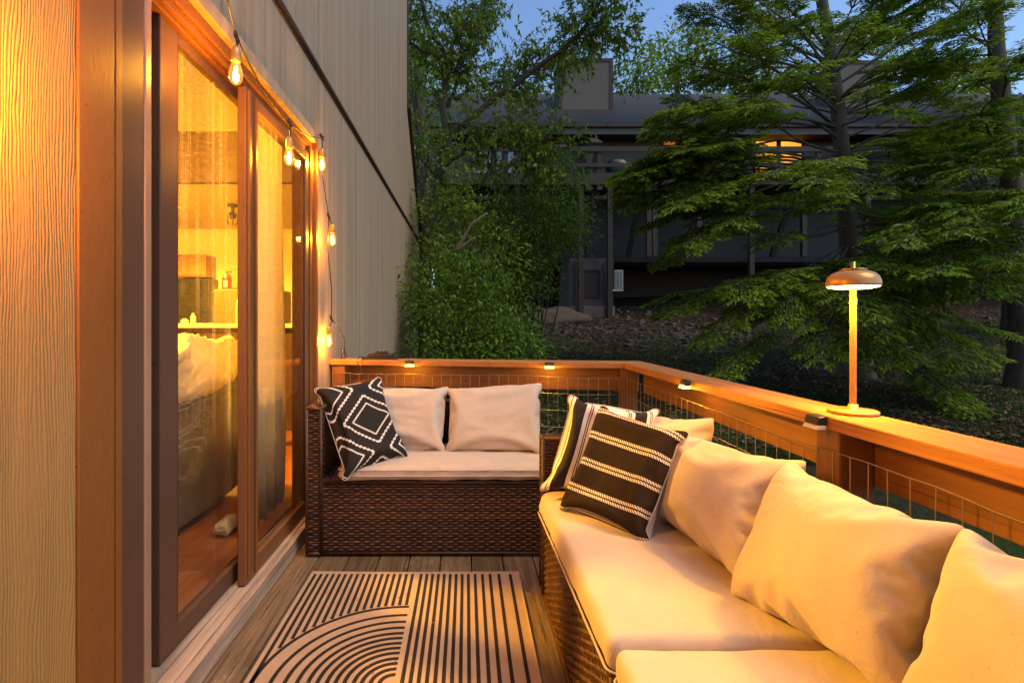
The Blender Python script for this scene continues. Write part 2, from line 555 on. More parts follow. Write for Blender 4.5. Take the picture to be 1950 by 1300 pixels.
def shingle_mat():
    nt = NT('grey roof shingles')
    b = nt.n('ShaderNodeTexBrick')
    nt.set(b.inputs['Vector'], nt.mapping(nt.coord('UV'), (1, 1, 1)))
    b.inputs['Scale'].default_value = 1.0
    b.inputs['Mortar Size'].default_value = 0.018
    b.inputs['Brick Width'].default_value = 0.32
    b.inputs['Row Height'].default_value = 0.15
    nt.set(b.inputs['Color1'], (0.040, 0.033, 0.030))
    nt.set(b.inputs['Color2'], (0.076, 0.064, 0.058))
    nt.set(b.inputs['Mortar'], (0.022, 0.022, 0.025))
    n = nt.noise(nt.coord(), 1.5, 5)
    c = nt.mix(nt.ramp(n, [(0.3, 0), (0.75, 0.6)]), b.outputs[0], (0.05, 0.052, 0.055))
    return nt.done(nt.bsdf(c, 0.85, nt.bump(b.outputs['Fac'], -0.4, 0.02)))


M['shingle'] = shingle_mat()


def ground_mat():
    nt = NT('woodland ground')
    co = nt.coord()
    n1 = nt.noise(co, 0.45, 5, 0.6)
    n2 = nt.noise(co, 9, 6, 0.7)
    n3 = nt.noise(co, 45, 4, 0.7)
    soil = nt.ramp(n2, [(0.3, (0.014, 0.009, 0.006)), (0.55, (0.04, 0.026, 0.016)), (0.75, (0.085, 0.06, 0.04))])
    grass = nt.ramp(n3, [(0.3, (0.012, 0.026, 0.006)), (0.7, (0.05, 0.085, 0.018))])
    x, y, z = sep(nt, co)
    near = nt.ramp(nt.m('DIVIDE', y, 20), [(0.3, 1), (0.62, 0.75), (0.76, 0)])
    fac = nt.m('MULTIPLY', near, nt.ramp(n1, [(0.40, 0), (0.56, 1)]))
    c = nt.mix(fac, soil, grass)
    h = nt.m('ADD', nt.m('MULTIPLY', n2, 1.0), nt.m('MULTIPLY', n3, 0.4))
    return nt.done(nt.bsdf(c, 0.95, nt.bump(h, 0.9, 0.06), 0, 0.1))


M['ground'] = ground_mat()


# pillow prints (UV based) ------------------------------------------------------------------
def print_diamond():
    nt = NT('black cloth with white stepped diamonds')
    u, v, _ = sep(nt, nt.coord('UV'))
    u = nt.m('DIVIDE', nt.m('SUBTRACT', u, 0.56), 0.50)
    v = nt.m('DIVIDE', nt.m('SUBTRACT', v, 0.50), 0.33)
    def cell(e):
        q = nt.m('DIVIDE', e, 2.0)
        q = nt.m('SUBTRACT', q, nt.m('ROUND', q))
        return nt.m('MULTIPLY', q, 2.0)
    a = cell(nt.m('ADD', u, v))
    b = cell(nt.m('SUBTRACT', u, v))
    aa, ab = nt.m('ABSOLUTE', a), nt.m('ABSOLUTE', b)
    m = nt.m('MAXIMUM', aa, ab)
    first = nt.m('GREATER_THAN', aa, ab)
    t = nt.m('ADD', nt.m('MULTIPLY', first, b), nt.m('MULTIPLY', nt.m('SUBTRACT', 1, first), a))
    def chain(c, w, n):
        tri = nt.m('PINGPONG', nt.m('MULTIPLY', nt.m('ADD', t, 4), n), 1.0)
        half = nt.m('MULTIPLY_ADD', tri, w, 0.012)
        return nt.m('LESS_THAN', nt.m('ABSOLUTE', nt.m('SUBTRACT', m, c)), half)
    line = nt.m('MAXIMUM', chain(0.50, 0.030, 24), chain(0.77, 0.046, 13))
    c = nt.mix(line, (0.016, 0.013, 0.012), (0.66, 0.61, 0.56))
    cr = nt.noise(nt.coord(), 16, 4)
    return nt.done(nt.bsdf(c, 0.8, nt.bump(nt.m('ADD', cr, nt.m('MULTIPLY', line, 0.1)), 0.25, 0.006), 0, 0.25))


def print_rope():
    nt = NT('dark cloth with white rope lines')
    u, v, _ = sep(nt, nt.coord('UV'))
    tot = None
    for c0 in (0.045, 0.255, 0.47, 0.69, 0.905):
        for d, sg in ((-0.017, 1), (0.017, 1)):
            inl = nt.m('LESS_THAN', nt.m('ABSOLUTE', nt.m('SUBTRACT', v, c0 + d)), 0.0115)
            tot = inl if tot is None else nt.m('MAXIMUM', tot, inl)
    ph = nt.m('FRACT', nt.m('ADD', nt.m('MULTIPLY', u, 42), nt.m('MULTIPLY', v, 42)))
    dash = nt.m('GREATER_THAN', ph, 0.36)
    line = nt.m('MULTIPLY', tot, dash)
    c = nt.mix(line, (0.020, 0.0125, 0.010), (0.62, 0.57, 0.52))
    cr = nt.noise(nt.coord(), 14, 4)
    return nt.done(nt.bsdf(c, 0.85, nt.bump(cr, 0.22, 0.008), 0, 0.12))


def print_stripe():
    nt = NT('white cloth with dark stripes')
    u, v, _ = sep(nt, nt.coord('UV'))
    tot = None
    for c0, w in ((0.055, 0.005), (0.155, 0.062), (0.265, 0.005), (0.285, 0.005), (0.64, 0.005), (0.66, 0.005), (0.765, 0.062), (0.865, 0.005), (0.885, 0.005)):
        inl = nt.m('LESS_THAN', nt.m('ABSOLUTE', nt.m('SUBTRACT', u, c0)), w)
        tot = inl if tot is None else nt.m('MAXIMUM', tot, inl)
    c = nt.mix(tot, (0.72, 0.66, 0.6), (0.022, 0.016, 0.013))
    cr = nt.noise(nt.coord(), 14, 4)
    return nt.done(nt.bsdf(c, 0.75, nt.bump(cr, 0.25, 0.007), 0, 0.25))


M['p_diamond'], M['p_rope'], M['p_stripe'] = print_diamond(), print_rope(), print_stripe()

#SECTION2
# ------------------------------------------------------------------ soft things
def sim_pillow(w, h, thick, seed, N=46, steps=260):
    r = np.random.default_rng(seed)
    u = np.linspace(-0.5, 0.5, N)
    X = np.zeros((2, N, N, 3))
    X[:, :, :, 0] = u[None, :, None] * w
    X[:, :, :, 2] = u[None, None, :] * h
    bump = (1 - (2 * u[:, None]) ** 2) * (1 - (2 * u[None, :]) ** 2)
    X[0, :, :, 1] = -0.02 * bump
    X[1, :, :, 1] = 0.02 * bump
    X[:, 1:-1, 1:-1, 1] += r.normal(0, 0.0012, (2, N - 2, N - 2))
    gx, gz = r.normal(0, 1, (2, 4, 4)), None
    low = np.zeros((2, N, N))
    for s in range(2):
        for i in range(4):
            for j in range(4):
                low[s] += gx[s, i, j] * np.cos(PI * i * (u[:, None] + .5)) * np.cos(PI * j * (u[None, :] + .5)) / (1 + i + j)
    low = 1 + 0.22 * low
    grav = 1.25 - 0.5 * (u[None, None, :] + 0.5)
    rx, rz = w / (N - 1), h / (N - 1)
    rd = math.hypot(rx, rz)
    Vt = thick * w * h
    vel = np.zeros_like(X)

    def proj(A, B, rest, k, only_short=False):
        d = B - A
        L = np.linalg.norm(d, axis=-1, keepdims=True) + 1e-9
        e = (L - rest)
        if only_short:
            e = np.minimum(e, 0)
        c = k * 0.5 * e / L * d
        A += c
        B -= c
    for it in range(steps):
        prev = X.copy()
        du, dv = np.gradient(X, axis=1), np.gradient(X, axis=2)
        n = np.cross(du, dv)
        n /= np.linalg.norm(n, axis=-1, keepdims=True) + 1e-9
        n[1] *= -1
        V = ((X[1, :, :, 1] - X[0, :, :, 1]).sum()) * rx * rz
        p = np.clip((Vt - V) / Vt, -0.3, 1) * 0.0022
        X = X + vel * 0.88 + (n * (p * low * grav)[..., None])
        for k in range(7):
            for o in (0, 1):
                m = (N - o) // 2
                proj(X[:, o:o + 2 * m:2], X[:, o + 1:o + 2 * m:2], rx, 0.95)
                proj(X[:, :, o:o + 2 * m:2], X[:, :, o + 1:o + 2 * m:2], rz, 0.95)
                proj(X[:, o:o + 2 * m:2, :-1], X[:, o + 1:o + 2 * m:2, 1:], rd, 0.35)
                proj(X[:, o:o + 2 * m:2, 1:], X[:, o + 1:o + 2 * m:2, :-1], rd, 0.35)
            proj(X[:, :-2], X[:, 2:], 2 * rx, 0.05, True)
            proj(X[:, :, :-2], X[:, :, 2:], 2 * rz, 0.05, True)
            for sl in ((slice(None), 0), (slice(None), -1), (0, slice(None)), (-1, slice(None))):
                a = (X[0][sl] + X[1][sl]) * 0.5
                X[0][sl] = a
                X[1][sl] = a
        cm = (X[0, 0, 0] + X[0, 0, -1] + X[0, -1, 0] + X[0, -1, -1]) / 4
        X -= cm
        vel = np.clip(X - prev, -0.004, 0.004)
    for k in range(1):
        S = X.copy()
        S[:, 1:-1, 1:-1] = 0.5 * X[:, 1:-1, 1:-1] + 0.125 * (X[:, :-2, 1:-1] + X[:, 2:, 1:-1] + X[:, 1:-1, :-2] + X[:, 1:-1, 2:])
        X = S
    return X, N


def pillow(name, label, corners, thick, front, back, seed, group=None, cat='pillow', grow=1.05, press=None, bulge=.075, ears=.05):
    BL, BR, TR, TL = [np.array(c, float) for c in corners]
    c = (BL + BR + TR + TL) / 4
    ex = ((BR - BL) + (TR - TL)) / 2
    ez = ((TL - BL) + (TR - BR)) / 2
    w, h = np.linalg.norm(ex), np.linalg.norm(ez)
    X, N = sim_pillow(w * grow, h * grow, thick, seed)
    exn, ezn = ex / w, ez / h
    ey = np.cross(ezn, exn)
    ey /= np.linalg.norm(ey)
    # bilinear twist keeps the four corners where they lean
    tw = ((TR - TL) - (BR - BL)) / 2
    q = X.reshape(-1, 3).copy()
    a_, b_ = np.clip(np.abs(2 * q[:, 0] / (w * grow)), 0, 1.1), np.clip(np.abs(2 * q[:, 2] / (h * grow)), 0, 1.1)
    cr = (a_ * b_) ** 4
    q[:, 0] *= (1 + bulge * (1 - np.clip(b_, 0, 1) ** 2) * a_ ** 2) * (1 - ears * cr)
    q[:, 2] *= (1 + bulge * (1 - np.clip(a_, 0, 1) ** 2) * b_ ** 2) * (1 - ears * cr)
    uu, vv = q[:, 0] / w, q[:, 2] / h
    P = c + q[:, :1] * exn + q[:, 2:] * ezn + q[:, 1:2] * ey + (uu * vv * 2)[:, None] * tw
    if press is not None:
        P = press(P)
    root = (float(c[0]), float(c[1]), float(min(BL[2], BR[2])))
    idx = np.arange(2 * N * N).reshape(2, N, N)
    # weld the seam
    b = np.zeros((N, N), bool)
    b[0] = b[-1] = True
    b[:, 0] = b[:, -1] = True
    idx[1][b] = idx[0][b]
    f0 = np.stack([idx[0, :-1, :-1], idx[0, 1:, :-1], idx[0, 1:, 1:], idx[0, :-1, 1:]], -1).reshape(-1, 4)
    f1 = np.stack([idx[1, :-1, :-1], idx[1, :-1, 1:], idx[1, 1:, 1:], idx[1, 1:, :-1]], -1).reshape(-1, 4)
    g = np.linspace(0, 1, N)
    U, Vv = np.meshgrid(g, g, indexing='ij')
    uv = np.tile(np.stack([U.ravel(), Vv.ravel()], -1), (2, 1))
    used = np.unique(np.concatenate([f0, f1]))
    remap = -np.ones(2 * N * N, int)
    remap[used] = np.arange(len(used))
    V = P[used] - np.array(root)
    quads = remap[np.concatenate([f0, f1])]
    o = np_mesh(name, V, quads, front, None, True, uv[used])
    o.location = root
    ROOT[o.name] = Vector(root)
    o.data.materials.append(back)
    mi = np.zeros(len(quads), np.int32)
    mi[len(f0):] = 1
    o.data.polygons.foreach_set('material_index', mi)
    s = o.modifiers.new('smooth', 'SUBSURF')
    s.levels = s.render_levels = 1
    tag(o, label, cat, group)
    if front is back:
        return o
    # corded seam
    ring = [(i, 0) for i in range(N)] + [(N - 1, j) for j in range(1, N)] + [(i, N - 1) for i in range(N - 2, -1, -1)] + [(0, j) for j in range(N - 2, 0, -1)]
    pts = np.array([P[i * N + j] for i, j in ring] + [P[ring[0][0] * N + ring[0][1]]])
    MB().tube(pts, 0.0022, 5).build('seam', back, o, True)
    return o


def soft_box(x0, x1, y0, y1, z0, z1, r=0.03, puff=0.012, seed=0, dens=0.022, wr=0.004, wf=9.0, sag=None):
    hx, hy, hz = (x1 - x0) / 2, (y1 - y0) / 2, (z1 - z0) / 2
    r = min(r, hx * .98, hy * .98, hz * .98)
    c = Vector(((x0 + x1) / 2, (y0 + y1) / 2, (z0 + z1) / 2))
    bm = bmesh.new()
    vid = {}

    def vert(i, j, k):
        key = (i, j, k)
        if key not in vid:
            vid[key] = bm.verts.new((0, 0, 0))
        return vid[key]
    def grid(half):
        n = max(2, int(2 * (half - r) / dens))
        a = [-half + r * (1 - math.cos(t * PI / 2 / 3)) * 1.0 for t in range(3)]
        a = [-half, -half + r * 0.3, -half + r * 0.65]
        mid = list(np.linspace(-half + r, half - r, n + 1))
        return a + mid + [-x for x in a[::-1]]
    gx, gy, gz = grid(hx), grid(hy), grid(hz)
    nx, ny, nz = len(gx), len(gy), len(gz)

    def face(a, b, c_, d):
        try:
            bm.faces.new((a, b, c_, d))
        except ValueError:
            pass
    for k in (0, nz - 1):
        for i in range(nx - 1):
            for j in range(ny - 1):
                face(vert(i, j, k), vert(i + 1, j, k), vert(i + 1, j + 1, k), vert(i, j + 1, k))
    for j in (0, ny - 1):
        for i in range(nx - 1):
            for k in range(nz - 1):
                face(vert(i, j, k), vert(i + 1, j, k), vert(i + 1, j, k + 1), vert(i, j, k + 1))
    for i in (0, nx - 1):
        for j in range(ny - 1):
            for k in range(nz - 1):
                face(vert(i, j, k), vert(i, j + 1, k), vert(i, j + 1, k + 1), vert(i, j, k + 1))
    so = Vector((seed * 7.3, seed * 3.1, seed * 1.7))
    for (i, j, k), v in vid.items():
        p = Vector((gx[i], gy[j], gz[k]))
        q = Vector((max(-hx + r, min(hx - r, p.x)), max(-hy + r, min(hy - r, p.y)), max(-hz + r, min(hz - r, p.z))))
        d = p - q
        if d.length > 1e-6:
            n = d.normalized()
            m_ = max(abs(d.x), abs(d.y), abs(d.z))
            p = q + n * r * min(1, m_ / r * 1.0) if m_ > r * 0.999 else q + n * max(m_, 0)
        else:
            n = Vector((0, 0, 1 if p.z > 0 else -1))
        u, w_ = p.x / hx, p.y / hy
        f = (1 - min(1, abs(u)) ** 4) * (1 - min(1, abs(w_)) ** 4)
        if p.z > 0:
            p.z += puff * f
        wn = noise.noise((p + c) * wf + so) + 0.5 * noise.noise((p + c) * wf * 2.3 + so)
        p += n * wn * wr
        p = p + c
        if sag:
            p = sag(p)
        v.co = p
    bmesh.ops.recalc_face_normals(bm, faces=bm.faces)
    return bm


def bm_obj(name, bm, mat, parent=None, smooth=True, loc=None):
    me = bpy.data.meshes.new(name)
    off = ROOT[parent.name] if parent is not None else Vector(loc or (0, 0, 0))
    bmesh.ops.translate(bm, verts=bm.verts, vec=-off)
    bm.to_mesh(me)
    bm.free()
    me.materials.append(mat)
    if smooth:
        me.polygons.foreach_set('use_smooth', [True] * len(me.polygons))
    o = bpy.data.objects.new(name, me)
    COL.objects.link(o)
    if parent is not None:
        o.parent = parent
    else:
        o.location = off
    ROOT[o.name] = off.copy()
    return o


def rim(x0, x1, y0, y1, z, r):
    """rounded rectangle of points for a piping cord"""
    pts = []
    for cx_, cy_, a0 in ((x1 - r, y1 - r, 0), (x0 + r, y1 - r, 90), (x0 + r, y0 + r, 180), (x1 - r, y0 + r, 270)):
        for k in range(5):
            a = math.radians(a0 + 22.5 * k)
            pts.append((cx_ + r * math.cos(a), cy_ + r * math.sin(a), z))
    out = []
    pts.append(pts[0])
    for a, b in zip(pts[:-1], pts[1:]):
        a, b = np.array(a), np.array(b)
        n = max(1, int(np.linalg.norm(b - a) / 0.03))
        for k in range(n):
            out.append(a + (b - a) * k / n)
    out.append(np.array(pts[0]))
    out = np.array(out)
    for p in out:
        p[2] += 0.003 * noise.noise(Vector(p) * 14)
    return out


def weave(mb, o, u, v, n, W, Hh, rh=0.0125, s=0.025, A=0.0032):
    """basket weave: every strand a half-round band passing over and under the stakes"""
    o, u, v, n = [np.array(a, float) for a in (o, u, v, n)]
    rows = max(1, int(round(Hh / rh)))
    rh = Hh / rows
    cols = max(8, int(W / (s / 5)))
    t = np.linspace(0, W, cols + 1)
    for i in range(rows):
        off = A * np.sin(PI * t / s + PI * i) + 0.0006 * np.sin(t * 37 + i * 2.1)
        zc = (i + 0.5) * rh
        vs = []
        for dv, dn in ((-0.46, -0.003), (-0.22, 0.0012), (0.22, 0.0012), (0.46, -0.003)):
            vs.append(o + t[:, None] * u + (zc + dv * rh) * v + (off + dn)[:, None] * n)
        vs = np.concatenate(vs)
        c = cols + 1
        fs = []
        for k in range(3):
            for j in range(cols):
                fs.append((k * c + j, k * c + j + 1, (k + 1) * c + j + 1, (k + 1) * c + j))
        mb.add(vs, fs)
    e = 0.0075
    mb.add([o - n * e, o + u * W - n * e, o + u * W + v * Hh - n * e, o + v * Hh - n * e], [(0, 1, 2, 3)])


def weave_box(x0, x1, y0, y1, z0, z1, sides='-x-y+x+y+z', rim_r=0.008):
    mb = MB()
    X, Y, Z = (1, 0, 0), (0, 1, 0), (0, 0, 1)
    if '-y' in sides:
        weave(mb, (x0, y0, z0), X, Z, (0, -1, 0), x1 - x0, z1 - z0)
    if '+y' in sides:
        weave(mb, (x0, y1, z0), X, Z, (0, 1, 0), x1 - x0, z1 - z0)
    if '-x' in sides:
        weave(mb, (x0, y0, z0), Y, Z, (-1, 0, 0), y1 - y0, z1 - z0)
    if '+x' in sides:
        weave(mb, (x1, y0, z0), Y, Z, (1, 0, 0), y1 - y0, z1 - z0)
    if '+z' in sides:
        if x1 - x0 > y1 - y0:
            weave(mb, (x0, y0, z1), X, Y, (0, 0, 1), x1 - x0, y1 - y0)
        else:
            weave(mb, (x0, y0, z1), Y, X, (0, 0, 1), y1 - y0, x1 - x0)
    r = rim_r
    for x in (x0, x1):
        for y in (y0, y1):
            mb.tube([(x, y, z0), (x, y, z1)], r, 8)
    for z in (z0 + r * .6, z1):
        mb.tube([(x0, y0, z), (x1, y0, z), ], r, 8)
        mb.tube([(x0, y1, z), (x1, y1, z), ], r, 8)
        mb.tube([(x0, y0, z), (x0, y1, z), ], r, 8)
        mb.tube([(x1, y0, z), (x1, y1, z), ], r, 8)
    return mb


# ------------------------------------------------------------------ world, camera, light
def setup():
    cam = bpy.data.cameras.new('camera')
    co = bpy.data.objects.new('camera', cam)
    COL.objects.link(co)
    co.location = (0, 0, H)
    co.rotation_euler = (PI / 2, 0, 0)
    cam.sensor_width = 36
    cam.lens = F / 1950 * 36
    cam.shift_x = (975 - CX) / 1950
    cam.shift_y = -(650 - CY) / 1950
    cam.clip_start = 0.02
    cam.clip_end = 600
    SC.camera = co
    w = bpy.data.worlds.new('World')
    SC.world = w
    w.use_nodes = True
    nt = w.node_tree
    bg = nt.nodes['Background']
    sky = nt.nodes.new('ShaderNodeTexSky')
    sky.sky_type = 'NISHITA'
    sky.sun_disc = False
    sky.sun_elevation = math.radians(SUN_EL)
    sky.sun_rotation = math.radians(SUN_ROT)
    sky.ozone_density = 5.0
    sky.dust_density = 0.6
    sky.air_density = 1.0
    nt.links.new(sky.outputs[0], bg.inputs[0])
    bg.inputs[1].default_value = SKY
    sun = bpy.data.lights.new('sun', 'SUN')
    so = bpy.data.objects.new('sun', sun)
    COL.objects.link(so)
    sun.energy = SUN
    sun.angle = math.radians(35)
    sun.color = (1.0, 0.81, 0.46)
    el, rot = math.radians(SUN_EL), math.radians(SUN_ROT)
    d = Vector((math.sin(rot) * math.cos(el), math.cos(rot) * math.cos(el), math.sin(el)))
    so.rotation_euler = (-d).to_track_quat('-Z', 'Y').to_euler()
    so.location = d * 30
    v = SC.view_settings
    v.view_transform = 'Standard'
    v.look = 'None'
    v.exposure = 0.95
    v.gamma = 1


def lamp(name, loc, watts, color=(1.0, 0.52, 0.14), r=0.02, parent=None, spot=None, aim=None):
    l = bpy.data.lights.new(name, 'SPOT' if spot else 'POINT')
    l.energy = watts
    l.color = color
    l.shadow_soft_size = r
    if spot:
        l.spot_size = math.radians(spot)
        l.spot_blend = 0.6
    o = bpy.data.objects.new(name, l)
    COL.objects.link(o)
    if parent is not None:
        o.parent = parent
        o.location = Vector(loc) - ROOT[parent.name]
    else:
        o.location = loc
    if aim is not None:
        o.rotation_euler = Vector(aim).to_track_quat('-Z', 'Y').to_euler()
    return o


SUN_EL, SUN_ROT, SKY, SUN = 54.0, 118.0, 0.115, 1.1
setup()

#SECTION3
# ------------------------------------------------------------------ setting: ground
def ground_z(x, y):
    b = np.interp(y, [-30, 2, 4, 5, 8, 10, 12, 16, 17.5, 19, 22, 30, 90], [-1.2, -.75, -.3, -.05, .22, .40, .64, 1.06, 1.28, 1.6, 2.1, 3.0, 5])
    b = b + 0.35 * np.clip((x - 4) / 10, 0, 1) * np.clip((y - 3) / 6, 0, 1)
    return b


xs = np.concatenate([np.linspace(-90, -8, 20), np.linspace(-7.5, 22, 150), np.linspace(23, 90, 20)])
ys = np.concatenate([np.linspace(-40, 3.2, 20), np.linspace(3.4, 24, 150), np.linspace(25, 120, 20)])
GX, GY = np.meshgrid(xs, ys, indexing='ij')
GZ = ground_z(GX, GY)
for i in range(GZ.shape[0]):
    for j in range(GZ.shape[1]):
        p = Vector((GX[i, j], GY[i, j], 0))
        GZ[i, j] += 0.09 * noise.noise(p * 0.7) + 0.05 * noise.noise(p * 2.1) + 0.02 * noise.noise(p * 5)
gi = np.arange(GX.size).reshape(GX.shape)
gq = np.stack([gi[:-1, :-1], gi[1:, :-1], gi[1:, 1:], gi[:-1, 1:]], -1).reshape(-1, 4)
tag(np_mesh('ground', np.stack([GX, GY, GZ], -1).reshape(-1, 3), gq, M['ground'], None, True), kind='structure')


def gz(x, y):
    p = Vector((x, y, 0))
    return float(ground_z(np.array(x), np.array(y))) + 0.09 * noise.noise(p * 0.7) + 0.05 * noise.noise(p * 2.1) + 0.02 * noise.noise(p * 5)


# grass blades on the nearer lawn, stones and fallen leaves on the slope: stuff nobody could count
def scatter(n, xr, yr, fn):
    out = []
    for _ in range(n):
        x, y = random.uniform(*xr), random.uniform(*yr)
        r = fn(x, y)
        if r is not None:
            out.append(r)
    return out


gv, gf = [], []
for _ in range(42000):
    y = 4.6 + 8.5 * random.random() ** 1.4
    x = random.uniform(-1.2, 1.25 * y)
    if noise.noise(Vector((x, y, 0)) * 0.55) < -0.12 + random.uniform(-.2, .2):
        continue
    z = gz(x, y) - 0.01
    a = random.uniform(0, 2 * PI)
    hh, ww = random.uniform(0.04, 0.11), random.uniform(0.004, 0.009)
    lx, ly = random.uniform(-.05, .05), random.uniform(-.05, .05)
    k = len(gv)
    gv += [(x - ww * math.cos(a), y - ww * math.sin(a), z), (x + ww * math.cos(a), y + ww * math.sin(a), z), (x + lx, y + ly, z + hh)]
    gf.append((k, k + 1, k + 2))
tag(np_mesh('grass', gv, gf, leaf_mat('grass blades', (0.016, 0.036, 0.008), (0.06, 0.10, 0.022)), None), kind='stuff')

rb = MB()
for _ in range(2100):
    if random.random() < 0.72:
        x, y = random.gauss(4.6, 2.2), random.gauss(14.3, 1.8)
    else:
        x, y = random.uniform(-1, 16), random.uniform(6, 19)
    if y > 20 or y < 5.5:
        continue
    s = random.choice((0.03, 0.045, 0.05, 0.07, 0.10)) * random.uniform(.6, 1.4) * (0.45 if y < 9 else .9)
    z = gz(x, y)
    vv = np.array([[i, j, k] for i in (-1, 1) for j in (-1, 1) for k in (-1, 1)], float) * RNG.uniform(.55, 1.1, (8, 3)) * np.array([s, s * .8, s * .45])
    a = random.uniform(0, PI)
    R = np.array([[math.cos(a), -math.sin(a), 0], [math.sin(a), math.cos(a), 0], [0, 0, 1]])
    rb.add(vv @ R.T + (x, y, z + s * .1), [(0, 1, 3, 2), (4, 6, 7, 5), (0, 4, 5, 1), (2, 3, 7, 6), (0, 2, 6, 4), (1, 5, 7, 3)])
tag(rb.build('rocks', M['rock'], None, False, 0), kind='stuff')

lv, lf = [], []
for _ in range(34000):
    y = 5 + 13 * random.random() ** 1.2
    x = random.uniform(-2, 1.3 * y)
    z = gz(x, y) + 0.012
    a = random.uniform(0, 2 * PI)
    s = random.uniform(.02, .045)
    d = np.array([math.cos(a), math.sin(a), random.uniform(-.35, .35)]) * s
    e = np.array([-math.sin(a), math.cos(a), random.uniform(-.35, .35)]) * s * .5
    k = len(lv)
    p = np.array([x, y, z])
    lv += [p - d, p + e, p + d, p - e]
    lf.append((k, k + 1, k + 2, k + 3))
tag(np_mesh('fallen_leaves', lv, lf, leaf_mat('fallen leaves', (0.035, 0.02, 0.010), (0.26, 0.17, 0.10), 0.05, 0.8), None), kind='stuff')

# one large boulder at the foot of the townhouse
bm = bmesh.new()
bmesh.ops.create_icosphere(bm, subdivisions=4, radius=1)
bc = Vector((2.7, 16.7, 1.08))
for v in bm.verts:
    d = v.co.copy()
    k = 1 + 0.28 * noise.noise(d * 1.6 + Vector((4, 1, 2))) + 0.08 * noise.noise(d * 5)
    v.co = Vector((d.x * 1.25, d.y * .7, d.z * .48)) * k + bc
tag(bm_obj('boulder', bm, M['boulder'], None, True, (2.75, 16.6, 1.0)), 'wide tan boulder at the foot of the townhouse footing', 'boulder')

# ------------------------------------------------------------------ deck floor
mb = MB()
x = 0.3155
edges = []
gap = 0.0055
for k in range(-8, 6):
    edges.append(0.3155 + 0.1455 * k)
for a in edges:
    x0, x1 = a + gap / 2, a + 0.1455 - gap / 2
    if x1 > 1.05 or x0 < -0.86:
        continue
    y0 = -1.6
    cut = random.uniform(-.2, .4)
    mb.box(x0, x1, y0, cut - .002, -0.03, random.uniform(-.0015, .0005))
    mb.box(x0, x1, cut + .002, 3.36, -0.03, random.uniform(-.0015, .0005))
deck = tag(mb.build('deck_floor', M['deck'], None, False, 0.003), kind='structure')
mb = MB()
for y in (-1.2, -.2, .8, 1.8, 2.8):
    mb.box(-.86, 1.05, y, y + .04, -.22, -.031)
tag(mb.build('deck_joists', M['dark_trim']), kind='structure')

# ------------------------------------------------------------------ rug
RX0, RX1, RY0, RY1 = -0.683, 0.231, 0.86, 2.338
rug = MB()
zt = 0.007
rug.add([(RX0, RY0, .001), (RX1, RY0, .001), (RX1, RY1, .001), (RX0, RY1, .001), (RX0, RY0, zt), (RX1, RY0, zt), (RX1, RY1, zt), (RX0, RY1, zt)],
        [(0, 1, 2, 3), (4, 5, 6, 7), (0, 1, 5, 4), (1, 2, 6, 5), (2, 3, 7, 6), (3, 0, 4, 7)], 0)


def strip(pts_in, pts_out):
    n = len(pts_in)
    vs = [(p[0], p[1], zt + .0012) for p in pts_in] + [(p[0], p[1], zt + .0012) for p in pts_out]
    vs += [(p[0], p[1], zt - .001) for p in pts_in] + [(p[0], p[1], zt - .001) for p in pts_out]
    fs = []
    for i in range(n - 1):
        fs += [(i, i + 1, n + i + 1, n + i), (i, i + 1, 2 * n + i + 1, 2 * n + i), (n + i, n + i + 1, 3 * n + i + 1, 3 * n + i)]
    rug.add(vs, fs, 1)


AX, AY = -0.2236, 1.612
sw = 0.0062
xs_l = [-0.665 + 0.0268 * k for k in range(17)]
for x in xs_l:
    if x > AX - 0.012:
        continue
    r0 = 0.439 + 0.0
    dx = abs(x - AX)
    yb = AY + math.sqrt(max(0, (r0 + 0.012) ** 2 - dx * dx)) if dx < r0 else RY0 + .02
    strip([(x - sw, yb), (x - sw, RY1 - .022)], [(x + sw, yb), (x + sw, RY1 - .022)])
for x in (-0.1985, -0.173, -0.1478, -0.1222, -0.0965, -0.0705, -0.0445, -0.018, 0.009, 0.0385, 0.0705, 0.104, 0.143, 0.193):
    strip([(x - sw, RY0 + .02), (x - sw, RY1 - .022)], [(x + sw, RY0 + .02), (x + sw, RY1 - .022)])
for r in (.439, .381, .337, .299, .265, .236, .207, .18, .153, .124, .099, .072, .045):
    a = np.linspace(PI / 2, PI, 40)
    w = .0066
    ri = [(AX + (r - w) * math.cos(t), AY + (r - w) * math.sin(t)) for t in a] + [(AX - r + w, RY0 + .02)]
    ro = [(AX + (r + w) * math.cos(t), AY + (r + w) * math.sin(t)) for t in a] + [(AX - r - w, RY0 + .02)]
    strip(ri, ro)
e = np.array([[RX0, RY0], [RX1, RY0], [RX1, RY1], [RX0, RY1], [RX0, RY0]])
rug.tube([(p[0], p[1], .0055) for p in e], .005, 6, 0)


def rug_mat(name, col, var):
    nt = NT(name)
    co = nt.coord()
    x, y, z = sep(nt, co)
    wv = nt.m('MULTIPLY', nt.m('SINE', nt.m('MULTIPLY', x, 1100)), nt.m('SINE', nt.m('MULTIPLY', y, 1100)))
    n = nt.noise(co, 10, 5)
    sp = nt.noise(nt.mapping(co, (300, 90, 1)), 1, 2)
    k = nt.m('ADD', nt.m('MULTIPLY', n, 0.5), nt.m('ADD', nt.m('MULTIPLY', wv, 0.2), nt.m('MULTIPLY', sp, 0.45)))
    c = nt.ramp(k, [(0.2, tuple(v * (1 - var) for v in col)), (0.8, tuple(v * (1 + var) for v in col))])
    return nt.done(nt.bsdf(c, 0.95, nt.bump(nt.m('ADD', wv, sp), 0.5, 0.002), 0, 0.1))


o = rug.build('rug', [rug_mat('tan rug weave', (0.42, 0.31, 0.225), .2), rug_mat('dark rug weave', (0.034, 0.025, 0.023), .35)])
tag(o, 'tan flatweave rug with dark stripes and arcs lying on the deck', 'rug')

